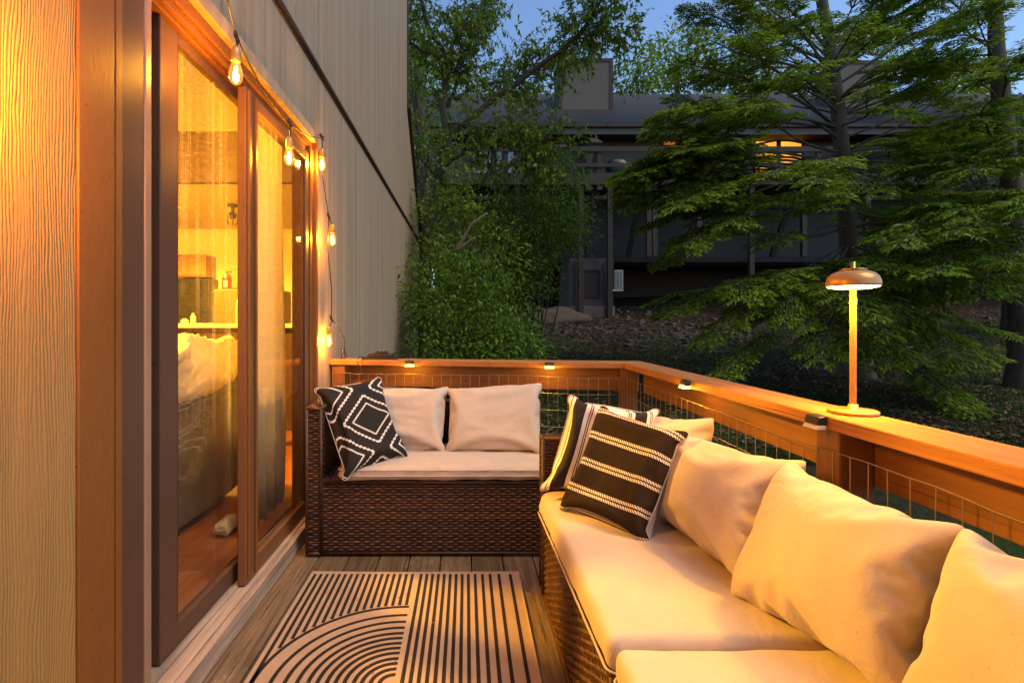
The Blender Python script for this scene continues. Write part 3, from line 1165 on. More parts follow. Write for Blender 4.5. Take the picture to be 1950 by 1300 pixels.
# ------------------------------------------------------------------ house wall on the left
house = thing('house', 'taupe sided house with sliding glass door beside the deck', 'house', (-0.875, 1.5, 0))
XW = -0.875
DY0, DY1, DZ = 1.30, 2.92, 2.185           # opening behind the door casing


def siding_strips(ranges, zlo, zhi_fn, x=XW, t=0.016, groove=0.007, pitch=0.203, phase=0.0):
    mb = MB()
    for y0, y1 in ranges:
        ks = [y0]
        k = math.ceil((y0 - phase) / pitch + 1e-6)
        while phase + k * pitch < y1 - 0.02:
            ks.append(phase + k * pitch)
            k += 1
        ks.append(y1)
        for a, b in zip(ks[:-1], ks[1:]):
            a2 = a + (groove / 2 if a > y0 else 0)
            b2 = b - (groove / 2 if b < y1 else 0)
            za, zb = zhi_fn(a2), zhi_fn(b2)
            mb.add([(x - t, a2, zlo), (x, a2, zlo), (x, b2, zlo), (x - t, b2, zlo), (x - t, a2, za), (x, a2, za), (x, b2, zb), (x - t, b2, zb)],
                   [(0, 1, 2, 3), (4, 5, 6, 7), (0, 1, 5, 4), (1, 2, 6, 5), (2, 3, 7, 6), (3, 0, 4, 7)])
    return mb


ZF = 2.60                                   # flashing between lower and upper sheets
YE, YT = 10.0, 7.74


def top(y):
    return 7.2 if y <= YT else 4.25 - (y - YT) / (YE - YT) * (4.25 - ZF)


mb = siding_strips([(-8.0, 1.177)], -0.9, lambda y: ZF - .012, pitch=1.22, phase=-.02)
mb.build('near_siding', M['siding_amber_lit'], house, False, 0.0015)
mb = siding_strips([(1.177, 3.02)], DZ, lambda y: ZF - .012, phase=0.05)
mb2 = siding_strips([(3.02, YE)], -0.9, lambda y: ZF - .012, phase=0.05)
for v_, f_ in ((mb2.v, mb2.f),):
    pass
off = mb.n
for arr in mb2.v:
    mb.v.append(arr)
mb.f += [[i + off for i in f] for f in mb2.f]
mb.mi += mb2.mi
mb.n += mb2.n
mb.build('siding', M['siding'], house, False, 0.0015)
mb = siding_strips([(-8.0, YT)], ZF + .012, top, phase=0.05)
mb2 = siding_strips([(YT, YE - .02)], ZF + .012, top, phase=0.05)
off = mb.n
mb.v += mb2.v
mb.f += [[i + off for i in f] for f in mb2.f]
mb.mi += mb2.mi
mb.n += mb2.n
mb.build('upper_siding', M['siding'], house, False, 0.0015)
# wall core behind the boards (with the door opening left out)
mb = MB()
mb.box(XW - .14, XW - .0175, -8.0, 1.26, -.9, 7.2)
mb.box(XW - .14, XW - .0175, 1.26, 3.0, DZ - .02, 7.2)
mb.box(XW - .09, XW - .0175, 3.0, YT, -.9, 7.2)
mb.prism([(YT, -.9), (YE - .004, -.9), (YE - .004, ZF - .03), (YT, 4.2)], 'x', XW - .09, XW - .0175)
mb.build('wall_core', M['dark_trim'], house)
mb = MB()
mb.box(XW - .004, XW + .020, -8.0, YE, ZF - .011, ZF + .011)
mb.box(XW - .004, XW + .008, -8.0, YE, ZF - .028, ZF - .0125)
mb.build('flashing', M['dark_trim'], house, False, .002)
mb = MB()
mb.beam((XW - .04, YT + .03, 4.30), (XW - .04, YE + .03, ZF + .02), .17, .07)
mb.beam((XW - .05, YT + .03, 4.30), (XW - .05, YT + .03, 7.2), .14, .05, (0, 1, 0))
mb.box(XW - .14, XW + .012, YE, YE + .03, -.9, ZF)
mb.build('rake_trim', M['dark_trim'], house, False, .003)
mb = MB()
mb.box(XW + .001, XW + .03, YT - .9, YT + .06, 6.2, 6.34)
mb.build('eave_trim', M['dark_trim'], house, False, .003)

# sliding glass door
M['frame_bronze'] = paint('bronze door frame', (0.16, 0.072, 0.030), 0.45, 0.12, 5, 0.08, 120, spec=.3)
mb = MB()
mb.box(XW - .015, XW + .005, 1.179, 1.3005, -.02, 2.6 - .03)
mb.build('door_casing', M['trim_brown'], house, False, .003)
mb = MB()
mb.box(-.92, XW + .003, 1.307, 1.332, -.02, 2.57)
mb.build('casing_edge', M['trim_brown'], house, False, .002)
mb = MB()
mb.box(-.95, -.888, 1.34, 1.448, .07, 2.13)
mb.build('screen_stile', M['frame_mauve'], house, False, .004)
mb = MB()
mb.box(-.95, -.886, 1.4485, 1.482, .07, 2.12)
mb.build('jamb_track', M['frame_light'], house, False, .006)
mb = MB()
mb.box(-.99, -.955, 1.40, 1.60, .07, 2.13)
mb.build('jamb_gasket', M['black_rubber'], house)
mb = MB()
mb.box(XW - .003, XW + .030, 1.302, 2.99, 2.128, DZ)            # head casing
mb.box(XW - .003, XW + .006, 2.965, 2.99, 0.0, 2.127)
mb.build('head_casing', M['siding'], house, False, .003)
mb = MB()
mb.box(-.98, -.872, 1.3, 2.965, 2.085, 2.127)
mb.box(-.98, -.885, 1.3, 2.94, 2.060, 2.0845)
mb.box(-.98, -.905, 1.3, 2.92, 2.045, 2.0595)
mb.box(-.955, -.862, 2.905, 2.962, .07, 2.084)
mb.box(-.955, -.845, 2.963, 2.99, .0, 2.126)
mb.box(-.955, -.88, 2.875, 2.904, .07, 2.059)
mb.build('door_frame', M['trim_brown'], house, False, .003)
mb = MB()
for i, (a, b, z) in enumerate(((-.818, -.845, .077), (-.8455, -.872, .083), (-.8725, -.895, .079), (-.8955, -.915, .086), (-.9155, -.98, .080))):
    mb.box(b, a, 1.30, 2.96, -.0, z)
mb.build('threshold', M['sill_wood'], house, False, .003)
mb = MB()
mb.box(-.826, -.8185, 1.2, 2.96, -.03, .058)
mb.build('threshold_riser', M['frame_mauve'], house, False, .002)


def sash(name, x, y0, y1, z0, z1, st0, st1, rb_, rt, mat):
    mb = MB()
    t = .034
    mb.box(x - t, x, y0, y0 + st0, z0, z1)
    mb.box(x - t, x, y1 - st1, y1, z0, z1)
    mb.box(x - t, x - .001, y0 + st0, y1 - st1, z0, z0 + rb_)
    mb.box(x - t, x - .001, y0 + st0, y1 - st1, z1 - rt, z1)
    o = mb.build(name, mat, house, False, .004)
    g = MB()
    g.box(x - .022, x - .016, y0 + st0 - .004, y1 - st1 + .004, z0 + rb_ - .004, z1 - rt + .004)
    g.build('pane', M['pane'], o)
    mb = MB()
    for a in (y0 + st0, y1 - st1 - .008):
        mb.box(x - .012, x - .004, a, a + .008, z0 + rb_, z1 - rt)
    mb.build('gasket', M['black_rubber'], o)
    return o


s1 = sash('door_panel', -.92, 1.578, 2.235, .086, 2.045, .098, .05, .07, .036, M['frame_mauve'])
s2 = sash('door_panel', -.862, 2.055, 2.873, .084, 2.040, .100, .055, .075, .05, M['frame_bronze'])
mb = MB()
mb.box(-.862, -.852, 2.065, 2.080, .10, 2.03)
mb.box(-.862, -.853, 2.135, 2.150, .10, 2.03)
mb.build('interlock', M['trim_brown'], s2, False, .002)

# ------------------------------------------------------------------ room behind the glass
def struct(name, mb, mat, bevel=0):
    return tag(mb.build(name, mat, None, False, bevel), kind='structure')


struct('room_floor', MB().box(-7, -.985, 0, 9, .0, .085), M['floor_in'])
struct('room_wall', MB().box(-7.2, -.985, 7.6, 7.75, 0, 5.2).box(-7.2, -7.0, -.2, 7.6, 0, 5.2).box(-7.2, -1.03, -.3, -.1, 0, 5.2), M['wall_in'])
struct('room_ceiling', MB().box(-7.2, -1.02, -.3, 7.8, 5.0, 5.15), M['wall_in'])
struct('kitchen_ceiling', MB().box(-7, -1.02, 5.06, 7.6, 2.46, 2.92), M['wall_in'])
loft = MB().box(-7, -1.02, 4.98, 5.058, 2.44, 2.92).build('loft_beam', M['beam'], None)
tag(loft, 'dark loft beam crossing the room seen through the glass door', 'beam')
mb = MB().box(-7, -1.5, 4.9, 5.5, 1.06, 1.10)
cn = mb.build('kitchen_counter', M['counter'], None, False, .004)
tag(cn, 'pale breakfast counter across the room behind the glass', 'counter')
MB().box(-7, -1.55, 4.98, 5.4, .085, 1.059).build('counter_front', M['beam'], cn)


def room_thing(name, label, cat, loc, parts, group=None):
    t = thing(name, label, cat, loc, group)
    for pn, m_, mat, bv in parts:
        m_.build(pn, mat, t, False, bv)
    return t


p0 = at(408, 620, 6.5)
fx0, fx1 = at(408, 600, 6.5)[0], at(470, 600, 6.5)[0]
room_thing('fridge', 'brown refrigerator with two pale curved handles behind glass', 'fridge', (fx0, 6.5, .085), [
    ('body', MB().box(fx0, fx1 + .35, 6.52, 7.1, .086, 1.52), M['cab'], .01),
    ('door', MB().box(fx0, fx0 + .33, 6.49, 6.518, .13, 1.515), M['cab'], .006),
    ('door', MB().box(fx0 + .337, fx1 + .35, 6.49, 6.518, .13, 1.515), M['cab'], .006),
    ('handle', MB().tube([(fx0 + .29, 6.47, .9), (fx0 + .305, 6.44, 1.0), (fx0 + .305, 6.44, 1.3), (fx0 + .32, 6.47, 1.42)], .016, 8), M['white'], 0),
    ('handle', MB().tube([(fx0 + .385, 6.47, .9), (fx0 + .37, 6.44, 1.0), (fx0 + .37, 6.44, 1.3), (fx0 + .39, 6.47, 1.42)], .016, 8), M['white'], 0)])
ex = at(432, 600, 6.6)
room_thing('fire_extinguisher', 'red fire extinguisher standing on the refrigerator', 'fire extinguisher', (ex[0], 6.6, 1.521), [
    ('cylinder', MB().lathe([(0, 0), (.055, 0), (.058, .02), (.058, .15), (.04, .185), (.018, .195), (0, .196)], (ex[0], 6.6, 1.521), 18), M['red'], 0),
    ('valve', MB().lathe([(0, .19), (.016, .19), (.016, .225), (0, .225)], (ex[0], 6.6, 1.521), 12).box(ex[0] - .01, ex[0] + .06, 6.59, 6.61, 1.735, 1.75), M['black_plastic'], 0),
    ('label_band', MB().box(ex[0] - .01, ex[0] + .035, 6.538, 6.545, 1.55, 1.63), M['white'], 0)])
cx0, cx1 = at(428, 600, 7.2)[0], at(475, 600, 7.2)[0]
room_thing('wall_cabinet', 'oak wall cabinet above the refrigerator', 'cabinet', (cx0, 7.3, 1.55), [
    ('body', MB().box(cx0, cx1, 7.2, 7.6, 1.55, 1.85), M['cab'], .004),
    ('door', MB().box(cx0 + .02, cx1 - .02, 7.18, 7.198, 1.57, 1.83), M['cab'], .01)])
kx0, kx1 = at(330, 600, 7.3)[0], at(397, 600, 7.3)[0]
room_thing('wall_oven', 'black glass wall oven in the kitchen', 'oven', (kx0, 7.4, 1.07), [
    ('body', MB().box(kx0, kx1, 7.32, 7.6, 1.07, 1.72), M['black_plastic'], .01),
    ('door', MB().box(kx0 + .02, kx1 - .12, 7.30, 7.318, 1.1, 1.70), M['black_plastic'], .006)])
room_thing('upper_cabinet', 'oak upper cabinet above the black oven', 'cabinet', (kx0, 7.4, 1.75), [
    ('body', MB().box(kx0, kx1 - .04, 7.3, 7.6, 1.74, 2.05), M['cab'], .004),
    ('door', MB().box(kx0 + .02, kx1 - .06, 7.28, 7.298, 1.76, 2.03), M['cab'], .008)])
for xx, w_, h_, lab in ((at(352, 0, 5.1)[0], .035, .05, 'squat white jar on the kitchen counter'), (at(368, 0, 5.1)[0], .025, .10, 'slim white bottle on the kitchen counter')):
    o = MB().lathe([(0, 0), (w_, 0), (w_, h_ * .7), (w_ * .5, h_ * .85), (w_ * .5, h_), (0, h_)], (xx, 5.1, 1.10), 14).build('kitchen_jar', M['white'], None, True)
    tag(o, lab, 'jar')
cl = at(443, 440, 6.0)
t = thing('cage_ceiling_light', 'small dark cage light under the kitchen ceiling', 'ceiling light', (cl[0], 6.0, 2.30))
MB().lathe([(0, .15), (.06, .15), (.06, .13), (.02, .12), (.02, .06), (.035, .05), (.035, .0)], (cl[0], 6.0, 2.30), 14).build('base', M['black_plastic'], t, True)
mb = MB()
for k in range(6):
    a = k * PI / 3
    mb.tube([(cl[0] + r_ * math.cos(a), 6 + r_ * math.sin(a), 2.30 + z_) for r_, z_ in ((.03, .06), (.065, .02), (.06, -.05), (.03, -.08))], .004, 5)
mb.build('cage', M['black_plastic'], t)

# grey sofa with a blanket, back towards the door
t = thing('grey_sofa', 'grey upholstered sofa seen from behind through the glass', 'sofa', (-1.8, 2.4, .085))
bm_obj('backrest', soft_box(-1.62, -1.36, .6, 3.2, .11, .86, .06, .0, 3, .06, .008, 5), M['sofa_grey'], t)
bm_obj('seat', soft_box(-2.45, -1.62, .6, 3.2, .11, .48, .06, .02, 4, .06, .006, 5), M['sofa_grey'], t)
bm_obj('armrest', soft_box(-2.45, -1.625, 3.0, 3.22, .482, .68, .06, .0, 5, .06, .006, 5), M['sofa_grey'], t)


def fluffy(x0, x1, y0, y1, z0, z1, seed, big=1.0):
    bm = soft_box(x0, x1, y0, y1, z0, z1, .07, .04, seed, .016, .012, 7)
    for v in bm.verts:
        q = v.co * 4.2 + Vector((seed, 0, 0))
        ridge = 1 - abs(noise.noise(q + 1.2 * noise.noise_vector(q * .6)))
        d = noise.noise_vector(v.co * 2.6) * .05 * big
        v.co += d + Vector((.5, 0, 1)) * (ridge ** 3 - .45) * .07 * big
        v.co += noise.noise_vector(v.co * 34) * .010 + noise.noise_vector(v.co * 80) * .006
    return bm


o = bm_obj('fluffy_blanket', fluffy(-1.74, -1.28, 1.2, 3.02, .74, 1.0, 9), M['fluff'], None, True, (-1.5, 2.2, .8))
tag(o, 'fluffy cream blanket heaped over the back of the grey sofa', 'blanket')
pillow('throw_pillow', 'cream throw pillow with thin dark stripes behind the blanket', [at(370, 700, 3.9), at(455, 697, 4.0), at(458, 655, 4.0), at(385, 672, 3.9)], .07, M['fluff'], M['fluff'], 77)
o = bm_obj('white_sock', fluffy(-1.22, -1.14, 2.5, 2.68, .09, .125, 12, .3), M['cream'], None, True, (-1.16, 2.6, .086))
tag(o, 'crumpled white cloth on the room floor by the door', 'cloth')


def curtain(name, x, y0, y1, z0, z1, mat, amp, waves, label):
    n, m_ = 90, 12
    vs = []
    for j in range(m_ + 1):
        for i in range(n + 1):
            a = i / n
            y = y0 + (y1 - y0) * a + .03 * (1 - j / m_) * (a - .2)
            xx = x + amp * math.sin(a * waves * 2 * PI + .6 * math.sin(j * .5)) * (0.6 + .4 * (1 - j / m_))
            vs.append((xx, y, z0 + (z1 - z0) * j / m_))
    q = [(j * (n + 1) + i, j * (n + 1) + i + 1, (j + 1) * (n + 1) + i + 1, (j + 1) * (n + 1) + i) for j in range(m_) for i in range(n)]
    o = np_mesh(name, np.array(vs) - np.array((x, y0, z0)), q, mat, None, True)
    o.location = (x, y0, z0)
    ROOT[o.name] = Vector((x, y0, z0))
    so = o.modifiers.new('thickness', 'SOLIDIFY')
    so.thickness = .003
    return tag(o, label, 'curtain')


sheer = leaf_mat('pale curtain', (0.62, 0.55, 0.45), (0.66, 0.6, 0.5), .5, .9)
drape = leaf_mat('brown curtain', (0.13, 0.055, 0.02), (0.16, 0.07, 0.025), .15, .9)
curtain('pale_curtain', -1.06, 2.50, 3.04, .10, 2.5, sheer, .022, 5, 'pale curtain hanging inside the far door panel')
curtain('brown_curtain', -1.13, 3.58, 3.85, .10, 2.5, drape, .03, 4, 'brown curtain gathered at the end of the door')
tag(MB().tube([(-1.1, 1.2, 2.52), (-1.1, 3.9, 2.52)], .012, 10).build('curtain_rod', M['black_plastic']), 'dark curtain rod above the sliding door inside', 'curtain rod')
t = thing('room_lamp', 'warm ceiling lamp lighting the room behind the door', 'ceiling lamp', (-2.6, 2.9, 2.5))
MB().lathe([(0, 2.5), (.05, 2.5), (.05, 2.48), (.008, 2.47), (.008, .2), (.14, .12), (.16, 0)], (-2.6, 2.9, 2.5), 20).build('lamp_shade', M['white'], t, True)
lamp('room_light', (-2.6, 2.9, 2.42), 820, (1.0, 0.50, 0.045), .12, t)
t = thing('kitchen_downlight', 'round downlight in the kitchen ceiling', 'downlight', (-3.4, 6.2, 2.45))
MB().lathe([(0, .0), (.07, 0), (.07, -.012), (.05, -.015)], (-3.4, 6.2, 2.458), 20).build('trim_ring', M['white'], t, True)
lamp('kitchen_light', (-3.4, 6.2, 2.42), 430, (1.0, 0.51, 0.05), .05, t, 150, (0, 0, -1))

#SECTION4

# ------------------------------------------------------------------ deck railing
RZ = H - 0.2415                                   # top of the cap
L0, L1 = np.array([-.874, 3.345]), np.array([.926, 3.075])   # inner edge of the far cap
XR = 0.926
ang = math.atan2(L1[1] - L0[1], L1[0] - L0[0])
dv = np.array([math.cos(ang), math.sin(ang)])
nv = np.array([-dv[1], dv[0]])                    # outward (away from the camera)
LEN = np.linalg.norm(L1 - L0)
RB = np.array([[dv[0], nv[0], 0], [dv[1], nv[1], 0], [0, 0, 1]])
OB = np.array([L0[0], L0[1], 0])
rail = thing('deck_railing', 'stained wood deck railing with flat cap boards and wire mesh', 'railing', (.0, 3.2, 0))
CAPW, CAPT = .147, .036
mb = MB()
# far cap, mitred at the corner
cz0, cz1 = RZ - CAPT, RZ
c_in = L1
c_out = np.array([XR + CAPW, L1[1] + CAPW * 1.0 + .0])
lo = L0 + nv * CAPW
poly = [tuple(L0), tuple(c_in), tuple(c_out), (lo[0], lo[1])]
mb.prism(poly, 'z', cz0, cz1)
mb.build('top_rail', M['rail_x'], rail, False, .005)
mb = MB()
mb.prism([(XR, -1.6), (XR + CAPW, -1.6), (c_out[0], c_out[1] - .001), (c_in[0], c_in[1] - .001)], 'z', cz0, cz1 - .001)
mb.build('top_rail', M['rail'], rail, False, .005)
# fascia boards on the outer side of the posts
MB().box(.02, LEN + .10, .104, .142, .700, cz0 - .002, 0, RB, OB).build('fascia_board', M['fascia_x'], rail, False, .004)
MB().box(1.031, 1.069, -1.6, 3.06, .703, cz0 - .002).build('fascia_board', M['fascia'], rail, False, .004)
MB().box(.02, LEN + .10, .104, .142, .10, .19, 0, RB, OB).build('lower_board', M['fascia_x'], rail, False, .004)
MB().box(1.031, 1.069, -1.6, 3.06, .10, .19).build('lower_board', M['fascia'], rail, False, .004)
for u0 in (.012, LEN - .015):
    MB().box(u0, u0 + .088, .013, .1025, -.4, cz0 - .001, 0, RB, OB).build('post', M['post'], rail, False, .004)
for y0 in (1.324, -.3):
    MB().box(XR + .014, XR + .1035, y0, y0 + .087, -.4, cz0 - .001).build('post', M['post'], rail, False, .004)


def wire_panel(p_of, n, sp, zs, seed, ztop, amp=.012, r=.0013):
    mb = MB()
    top_ = []
    for i in range(n + 1):
        s = i * sp
        w = amp * noise.noise(Vector((s * 2.2, seed, 0))) + .5 * amp * noise.noise(Vector((s * 7, seed, 3)))
        b = .010 * noise.noise(Vector((s * 3, seed, 7)))
        top_.append((s, w, b))
    for q, z in enumerate(zs):
        k = 1.0 if q == 0 else 0.6
        pts = []
        for s, w, b in top_:
            p = p_of(s, b)
            pts.append((p[0], p[1], z + w * k))
        mb.tube(pts, r * 1.1, 4, cap=False)
    for s, w, b in top_:
        pts = []
        for q, z in enumerate(zs):
            p = p_of(s + .006 * noise.noise(Vector((s * 9, q, seed))), b)
            pts.append((p[0], p[1], z + w * (1.0 if q == 0 else .6) + (.002 if q == 0 else 0)))
        mb.tube(pts, r, 4, cap=False)
    return mb


zs = [.786 - .1 * k for k in range(8)]
wire_panel(lambda s, b: (XR + .009 - b * .4, -.9 + s, 0), 67, .059, zs, 3.0, .79).build('wire_mesh', M['wire'], rail)
wire_panel(lambda s, b: tuple(OB[:2] + dv * (.02 + s) + nv * (.008 - b * .4)), 30, .059, [z + .005 for z in zs], 8.0, .79).build('wire_mesh', M['wire'], rail)

# ------------------------------------------------------------------ wicker sofa at the far end of the deck
t = thing('loveseat', 'brown wicker loveseat at the far end of the deck', 'sofa', (-.17, 2.8, 0))
weave_box(-.690, .42, 2.506, 3.02, .012, .353, '-y+z').build('base', M['wicker'], t, True, fix=False)
weave_box(-.759, -.692, 2.500, 3.08, .012, .705, '-x-y+x+z').build('armrest', M['wicker'], t, True, fix=False)
weave_box(-.690, .42, 3.021, 3.08, .012, .66, '-y+z').build('backrest', M['wicker'], t, True, fix=False)
for xx, yy in ((-.73, 2.53), (-.73, 3.05), (.38, 2.53), (.38, 3.05)):
    MB().box(xx - .02, xx + .02, yy - .02, yy + .02, .0005, .0118).build('foot', M['black_plastic'], t)


def seat_cushion(name, label, b, seed, group, seams=(.25, .8), wr=.004, puff=.012, r=.03, sag=None):
    x0, x1, y0, y1, z0, z1 = b
    o = bm_obj(name, soft_box(x0, x1, y0, y1, z0, z1, r, puff, seed, .02, wr, 9, sag), M['cream'], None, True, ((x0 + x1) / 2, (y0 + y1) / 2, z0))
    for k in seams:
        z = z0 + (z1 - z0) * k
        pts = rim(x0 - .002, x1 + .002, y0 - .002, y1 + .002, z, r)
        if sag:
            pts = [tuple(sag(Vector(p))) for p in pts]
        MB().tube(pts, .0032, 6).build('piping', M['cream_edge'], o, True)
    return tag(o, label, 'cushion', group)


seat_cushion('seat_cushion', 'long cream seat cushion on the far wicker loveseat', (-.608, .40, 2.485, 3.0, .362, .425), 2, 'cream seat cushions', (.42, .86), .005, .010)

# right hand sofa along the railing, in two sections
SX0, SX1 = .316, .86
t = thing('wicker_sofa', 'long brown wicker sofa section along the railing under striped pillows', 'sofa', (.6, 1.7, 0), 'wicker sofa sections along the railing')
weave_box(SX0, SX1, 1.135, 2.125, .012, .352, '-x-y+z').build('base', M['wicker'], t, True, fix=False)
weave_box(SX0 - .004, SX1, 2.128, 2.19, .012, .645, '-x-y+y+z').build('armrest', M['wicker'], t, True, fix=False)
weave_box(SX1 + .001, SX1 + .05, 1.135, 2.19, .012, .66, '-x+z').build('backrest', M['wicker'], t, True, fix=False)
t = thing('wicker_sofa', 'nearer wicker sofa section cut off by the bottom of the photo', 'sofa', (.6, .6, 0), 'wicker sofa sections along the railing')
weave_box(SX0 + .012, SX1, -.1, 1.118, .012, .352, '-x+y+z').build('base', M['wicker'], t, True, fix=False)
weave_box(SX1 + .001, SX1 + .05, -.1, 1.118, .012, .66, '-x+z').build('backrest', M['wicker'], t, True, fix=False)


def sag_r(p):
    k = max(0, min(1, (p.y - 1.2) / .9))
    e = max(0, min(1, (.40 - p.x) / .10))
    q = p.copy()
    q.z -= .016 * k * e * e
    q.x -= .012 * e * k * (1 if p.z < .40 else .4)
    return q


seat_cushion('seat_cushion', 'cream seat cushion under the striped pillows on the railing sofa', (SX0 - .012, SX1 - .01, 1.125, 2.13, .358, .440), 5, 'cream seat cushions', (.12,), .004, .012, .026, sag_r)
seat_cushion('seat_cushion', 'nearest cream seat cushion at the lower edge of the photo', (SX0 - .004, SX1 - .01, .0, 1.116, .358, .432), 6, 'cream seat cushions', (.12,), .004, .012, .026)

# ------------------------------------------------------------------ pillows
BACKP = 'plain cream back pillows'
pillow('back_pillow', 'plain cream back pillow left on the loveseat, behind the diamond pillow', [at(672, 866, 2.80), at(847, 864, 2.78), at(853, 734, 2.97), at(672, 736, 2.98)], .095, M['cream'], M['cream'], 21, BACKP, grow=1.08)
pillow('back_pillow', 'plain cream back pillow right on the loveseat, beside the rail gap', [at(849, 866, 2.78), at(1032, 866, 2.76), at(1030, 728, 2.96), at(853, 738, 2.97)], .095, M['cream'], M['cream'], 22, BACKP, grow=1.08)
pillow('throw_pillow', 'black throw pillow with white stepped diamonds on the loveseat', [at(655, 909, 2.44), at(775, 866, 2.68), at(723, 722, 2.84), at(602, 744, 2.62)], .085, M['p_diamond'], M['cream'], 33, grow=1.12)


def Z(x, y, z):
    return np.array([x, y, z])


pillow('back_pillow', 'farthest cream pillow on the railing sofa, mostly behind striped pillows', [Z(.66, 2.10, .45), Z(.68, 1.70, .45), at(1360, 790, 1.82), at(1225, 780, 2.22)], .095, M['cream'], M['cream'], 41, BACKP, grow=1.06)
pillow('back_pillow', 'cream pillow right behind the black rope striped pillow', [Z(.655, 1.76, .448), Z(.685, 1.27, .452), at(1528, 874, 1.34), at(1300, 818, 1.83)], .105, M['cream'], M['cream'], 42, BACKP, grow=1.12)
pillow('back_pillow', 'large cream pillow in the middle of the railing sofa', [at(1384, 1140, 1.31), at(1712, 1350, .905), at(1846, 1004, .895), at(1512, 876, 1.345)], .105, M['cream'], M['cream'], 43, BACKP, grow=1.10)
pillow('back_pillow', 'nearest cream pillow cut by the right edge of the photo', [at(1712, 1370, .90), Z(.77, .42, .455), Z(.90, .42, .80), at(1838, 1002, .885)], .105, M['cream'], M['cream'], 45, BACKP, grow=1.10)
pillow('throw_pillow', 'white throw pillow with broad dark stripes against the far armrest', [at(1033, 930, 2.02), at(1215, 955, 1.99), at(1250, 782, 2.08), at(1087, 756, 2.06)], .075, M['p_stripe'], M['cream'], 51, grow=1.12)
pillow('throw_pillow', 'black throw pillow with white rope stripes leaning on the cream pillow', [at(1068, 970, 1.90), at(1232, 1036, 1.60), at(1306, 826, 1.69), at(1147, 776, 1.97)], .075, M['p_rope'], M['cream'], 53, grow=1.13)

# ------------------------------------------------------------------ table lamp on the railing
LX, LY = 1.020, 1.385
zb = RZ + .0005
t = thing('table_lamp', 'copper mushroom table lamp glowing on the railing cap', 'lamp', (LX, LY, zb))
MB().lathe([(0, 0), (.055, 0), (.057, .003), (.057, .006), (.054, .009), (.012, .012), (.011, .024), (0, .024)], (LX, LY, zb), 40).build('base', M['copper'], t, True)
MB().lathe([(.0078, .02), (.0078, .332)], (LX, LY, zb), 20).build('stem', M['copper'], t, True)
sh = [(.0600, .333), (.0612, .337), (.0600, .348), (.0560, .359), (.047, .368), (.034, .3735), (.012, .3768), (.0, .3775)]
shade = MB().lathe(sh, (LX, LY, zb), 48).build('lamp_shade', M['copper'], t, True, fix=False)
s_ = shade.modifiers.new('thickness', 'SOLIDIFY')
s_.thickness = .0015
s_.offset = -1
MB().lathe([(0.0, .3755), (.030, .3755), (.031, .379), (.006, .381), (.006, .398), (0, .398)], (LX, LY, zb), 24).build('finial', M['brass'], t, True)
MB().lathe([(.0085, .327), (.040, .3275), (.0555, .331), (.0580, .335), (.0570, .340), (.0085, .340)], (LX, LY, zb), 40).build('diffuser', M['diffuser'], t)
lamp('lamp_light', (LX, LY, zb + .318), 34, (1.0, .39, .02), .045, t, 172, (0, 0, -1))

# ------------------------------------------------------------------ clip-on deck lights
def clip_light(loc, rz, label, lit, proto=[None]):
    if proto[0] is None:
        t = thing('deck_light', label, 'deck light', (0, 0, 0), 'clip-on deck lights along the railing')
        mb = MB()
        mb.prism([(-.008, .016), (-.030, .012), (-.036, -.010), (-.034, -.018), (-.004, -.018), (-.004, .010), (.05, .010), (.05, .016)], 'x', -.036, .036)
        mb.build('housing', M['black_plastic'], t, False, .003)
        mb = MB()
        mb.prism([(-.034, -.0185), (-.042, -.034), (-.004, -.034), (-.004, -.0185)], 'x', -.037, .037)
        mb.build('lens', M['lens'], t, False, .002)
        MB().box(-.030, .030, -.006, .048, .0162, .0172).build('solar_panel', M['pane_dark'], t)
        proto[0] = t
    else:
        t = proto[0].copy()
        COL.objects.link(t)
        for ch in list(proto[0].children):
            if ch.type != 'MESH':
                continue
            c = ch.copy()
            COL.objects.link(c)
            c.parent = t
            if c.name.startswith('lens') and not lit:
                c.data = c.data.copy()
                c.data.materials[0] = M['white']
    t['label'] = label
    t.location = loc
    t.rotation_euler = (0, 0, rz)
    t.scale = (.74, .74, .68)
    ROOT[t.name] = Vector((0, 0, 0))
    if lit:
        lamp('deck_glow', (0, -.045, -.045), 1.2, (1.0, .45, .03), .012, t)
    return t


def on_far(x):
    d = (x - CX)
    # intersection of the view line with the far cap's inner edge
    s = 0
    for k in range(60):
        p = L0 + dv * s
        s += (p[1] * d / F - p[0]) * .8
    return L0 + dv * s


for xx, lab in ((781, 'lit deck light clipped to the far rail beside the house wall'), (1046, 'lit deck light clipped to the far rail near its corner')):
    p = on_far(xx)
    clip_light((p[0], p[1], RZ - .013), ang, lab, True)
clip_light((XR, 2.19, RZ - .013), -PI / 2, 'lit deck light clipped to the side rail past the post', True)
clip_light((XR, 1.372, RZ - .013), -PI / 2, 'deck light above the post beside the copper lamp, with a dull unlit lens', False)

# ------------------------------------------------------------------ things lying on the far cap
p = on_far(722)
t = thing('power_adapter', 'black outdoor power adapter lying prongs up on the far rail cap', 'adapter', (p[0], p[1] + .07, RZ))
px, py = p[0] + .0, p[1] + .07
MB().box(px - .115, px + .11, py - .045, py + .045, RZ + .0004, RZ + .012).build('plate', M['black_plastic'], t, False, .003)
MB().prism([(px - .085, RZ + .0125), (px + .085, RZ + .0125), (px + .08, RZ + .035), (px - .08, RZ + .035)], 'y', py - .035, py + .035).build('body', M['black_plastic'], t, False, .004)
MB().prism([(px - .045, RZ + .0355), (px + .05, RZ + .0355), (px + .035, RZ + .052), (px - .03, RZ + .052)], 'y', py - .025, py + .025).build('plug', M['black_plastic'], t, False, .003)
for k in (-.008, .016):
    MB().box(px + k - .002, px + k + .002, py - .005, py + .005, RZ + .0522, RZ + .068).build('prong', M['brass'], t)
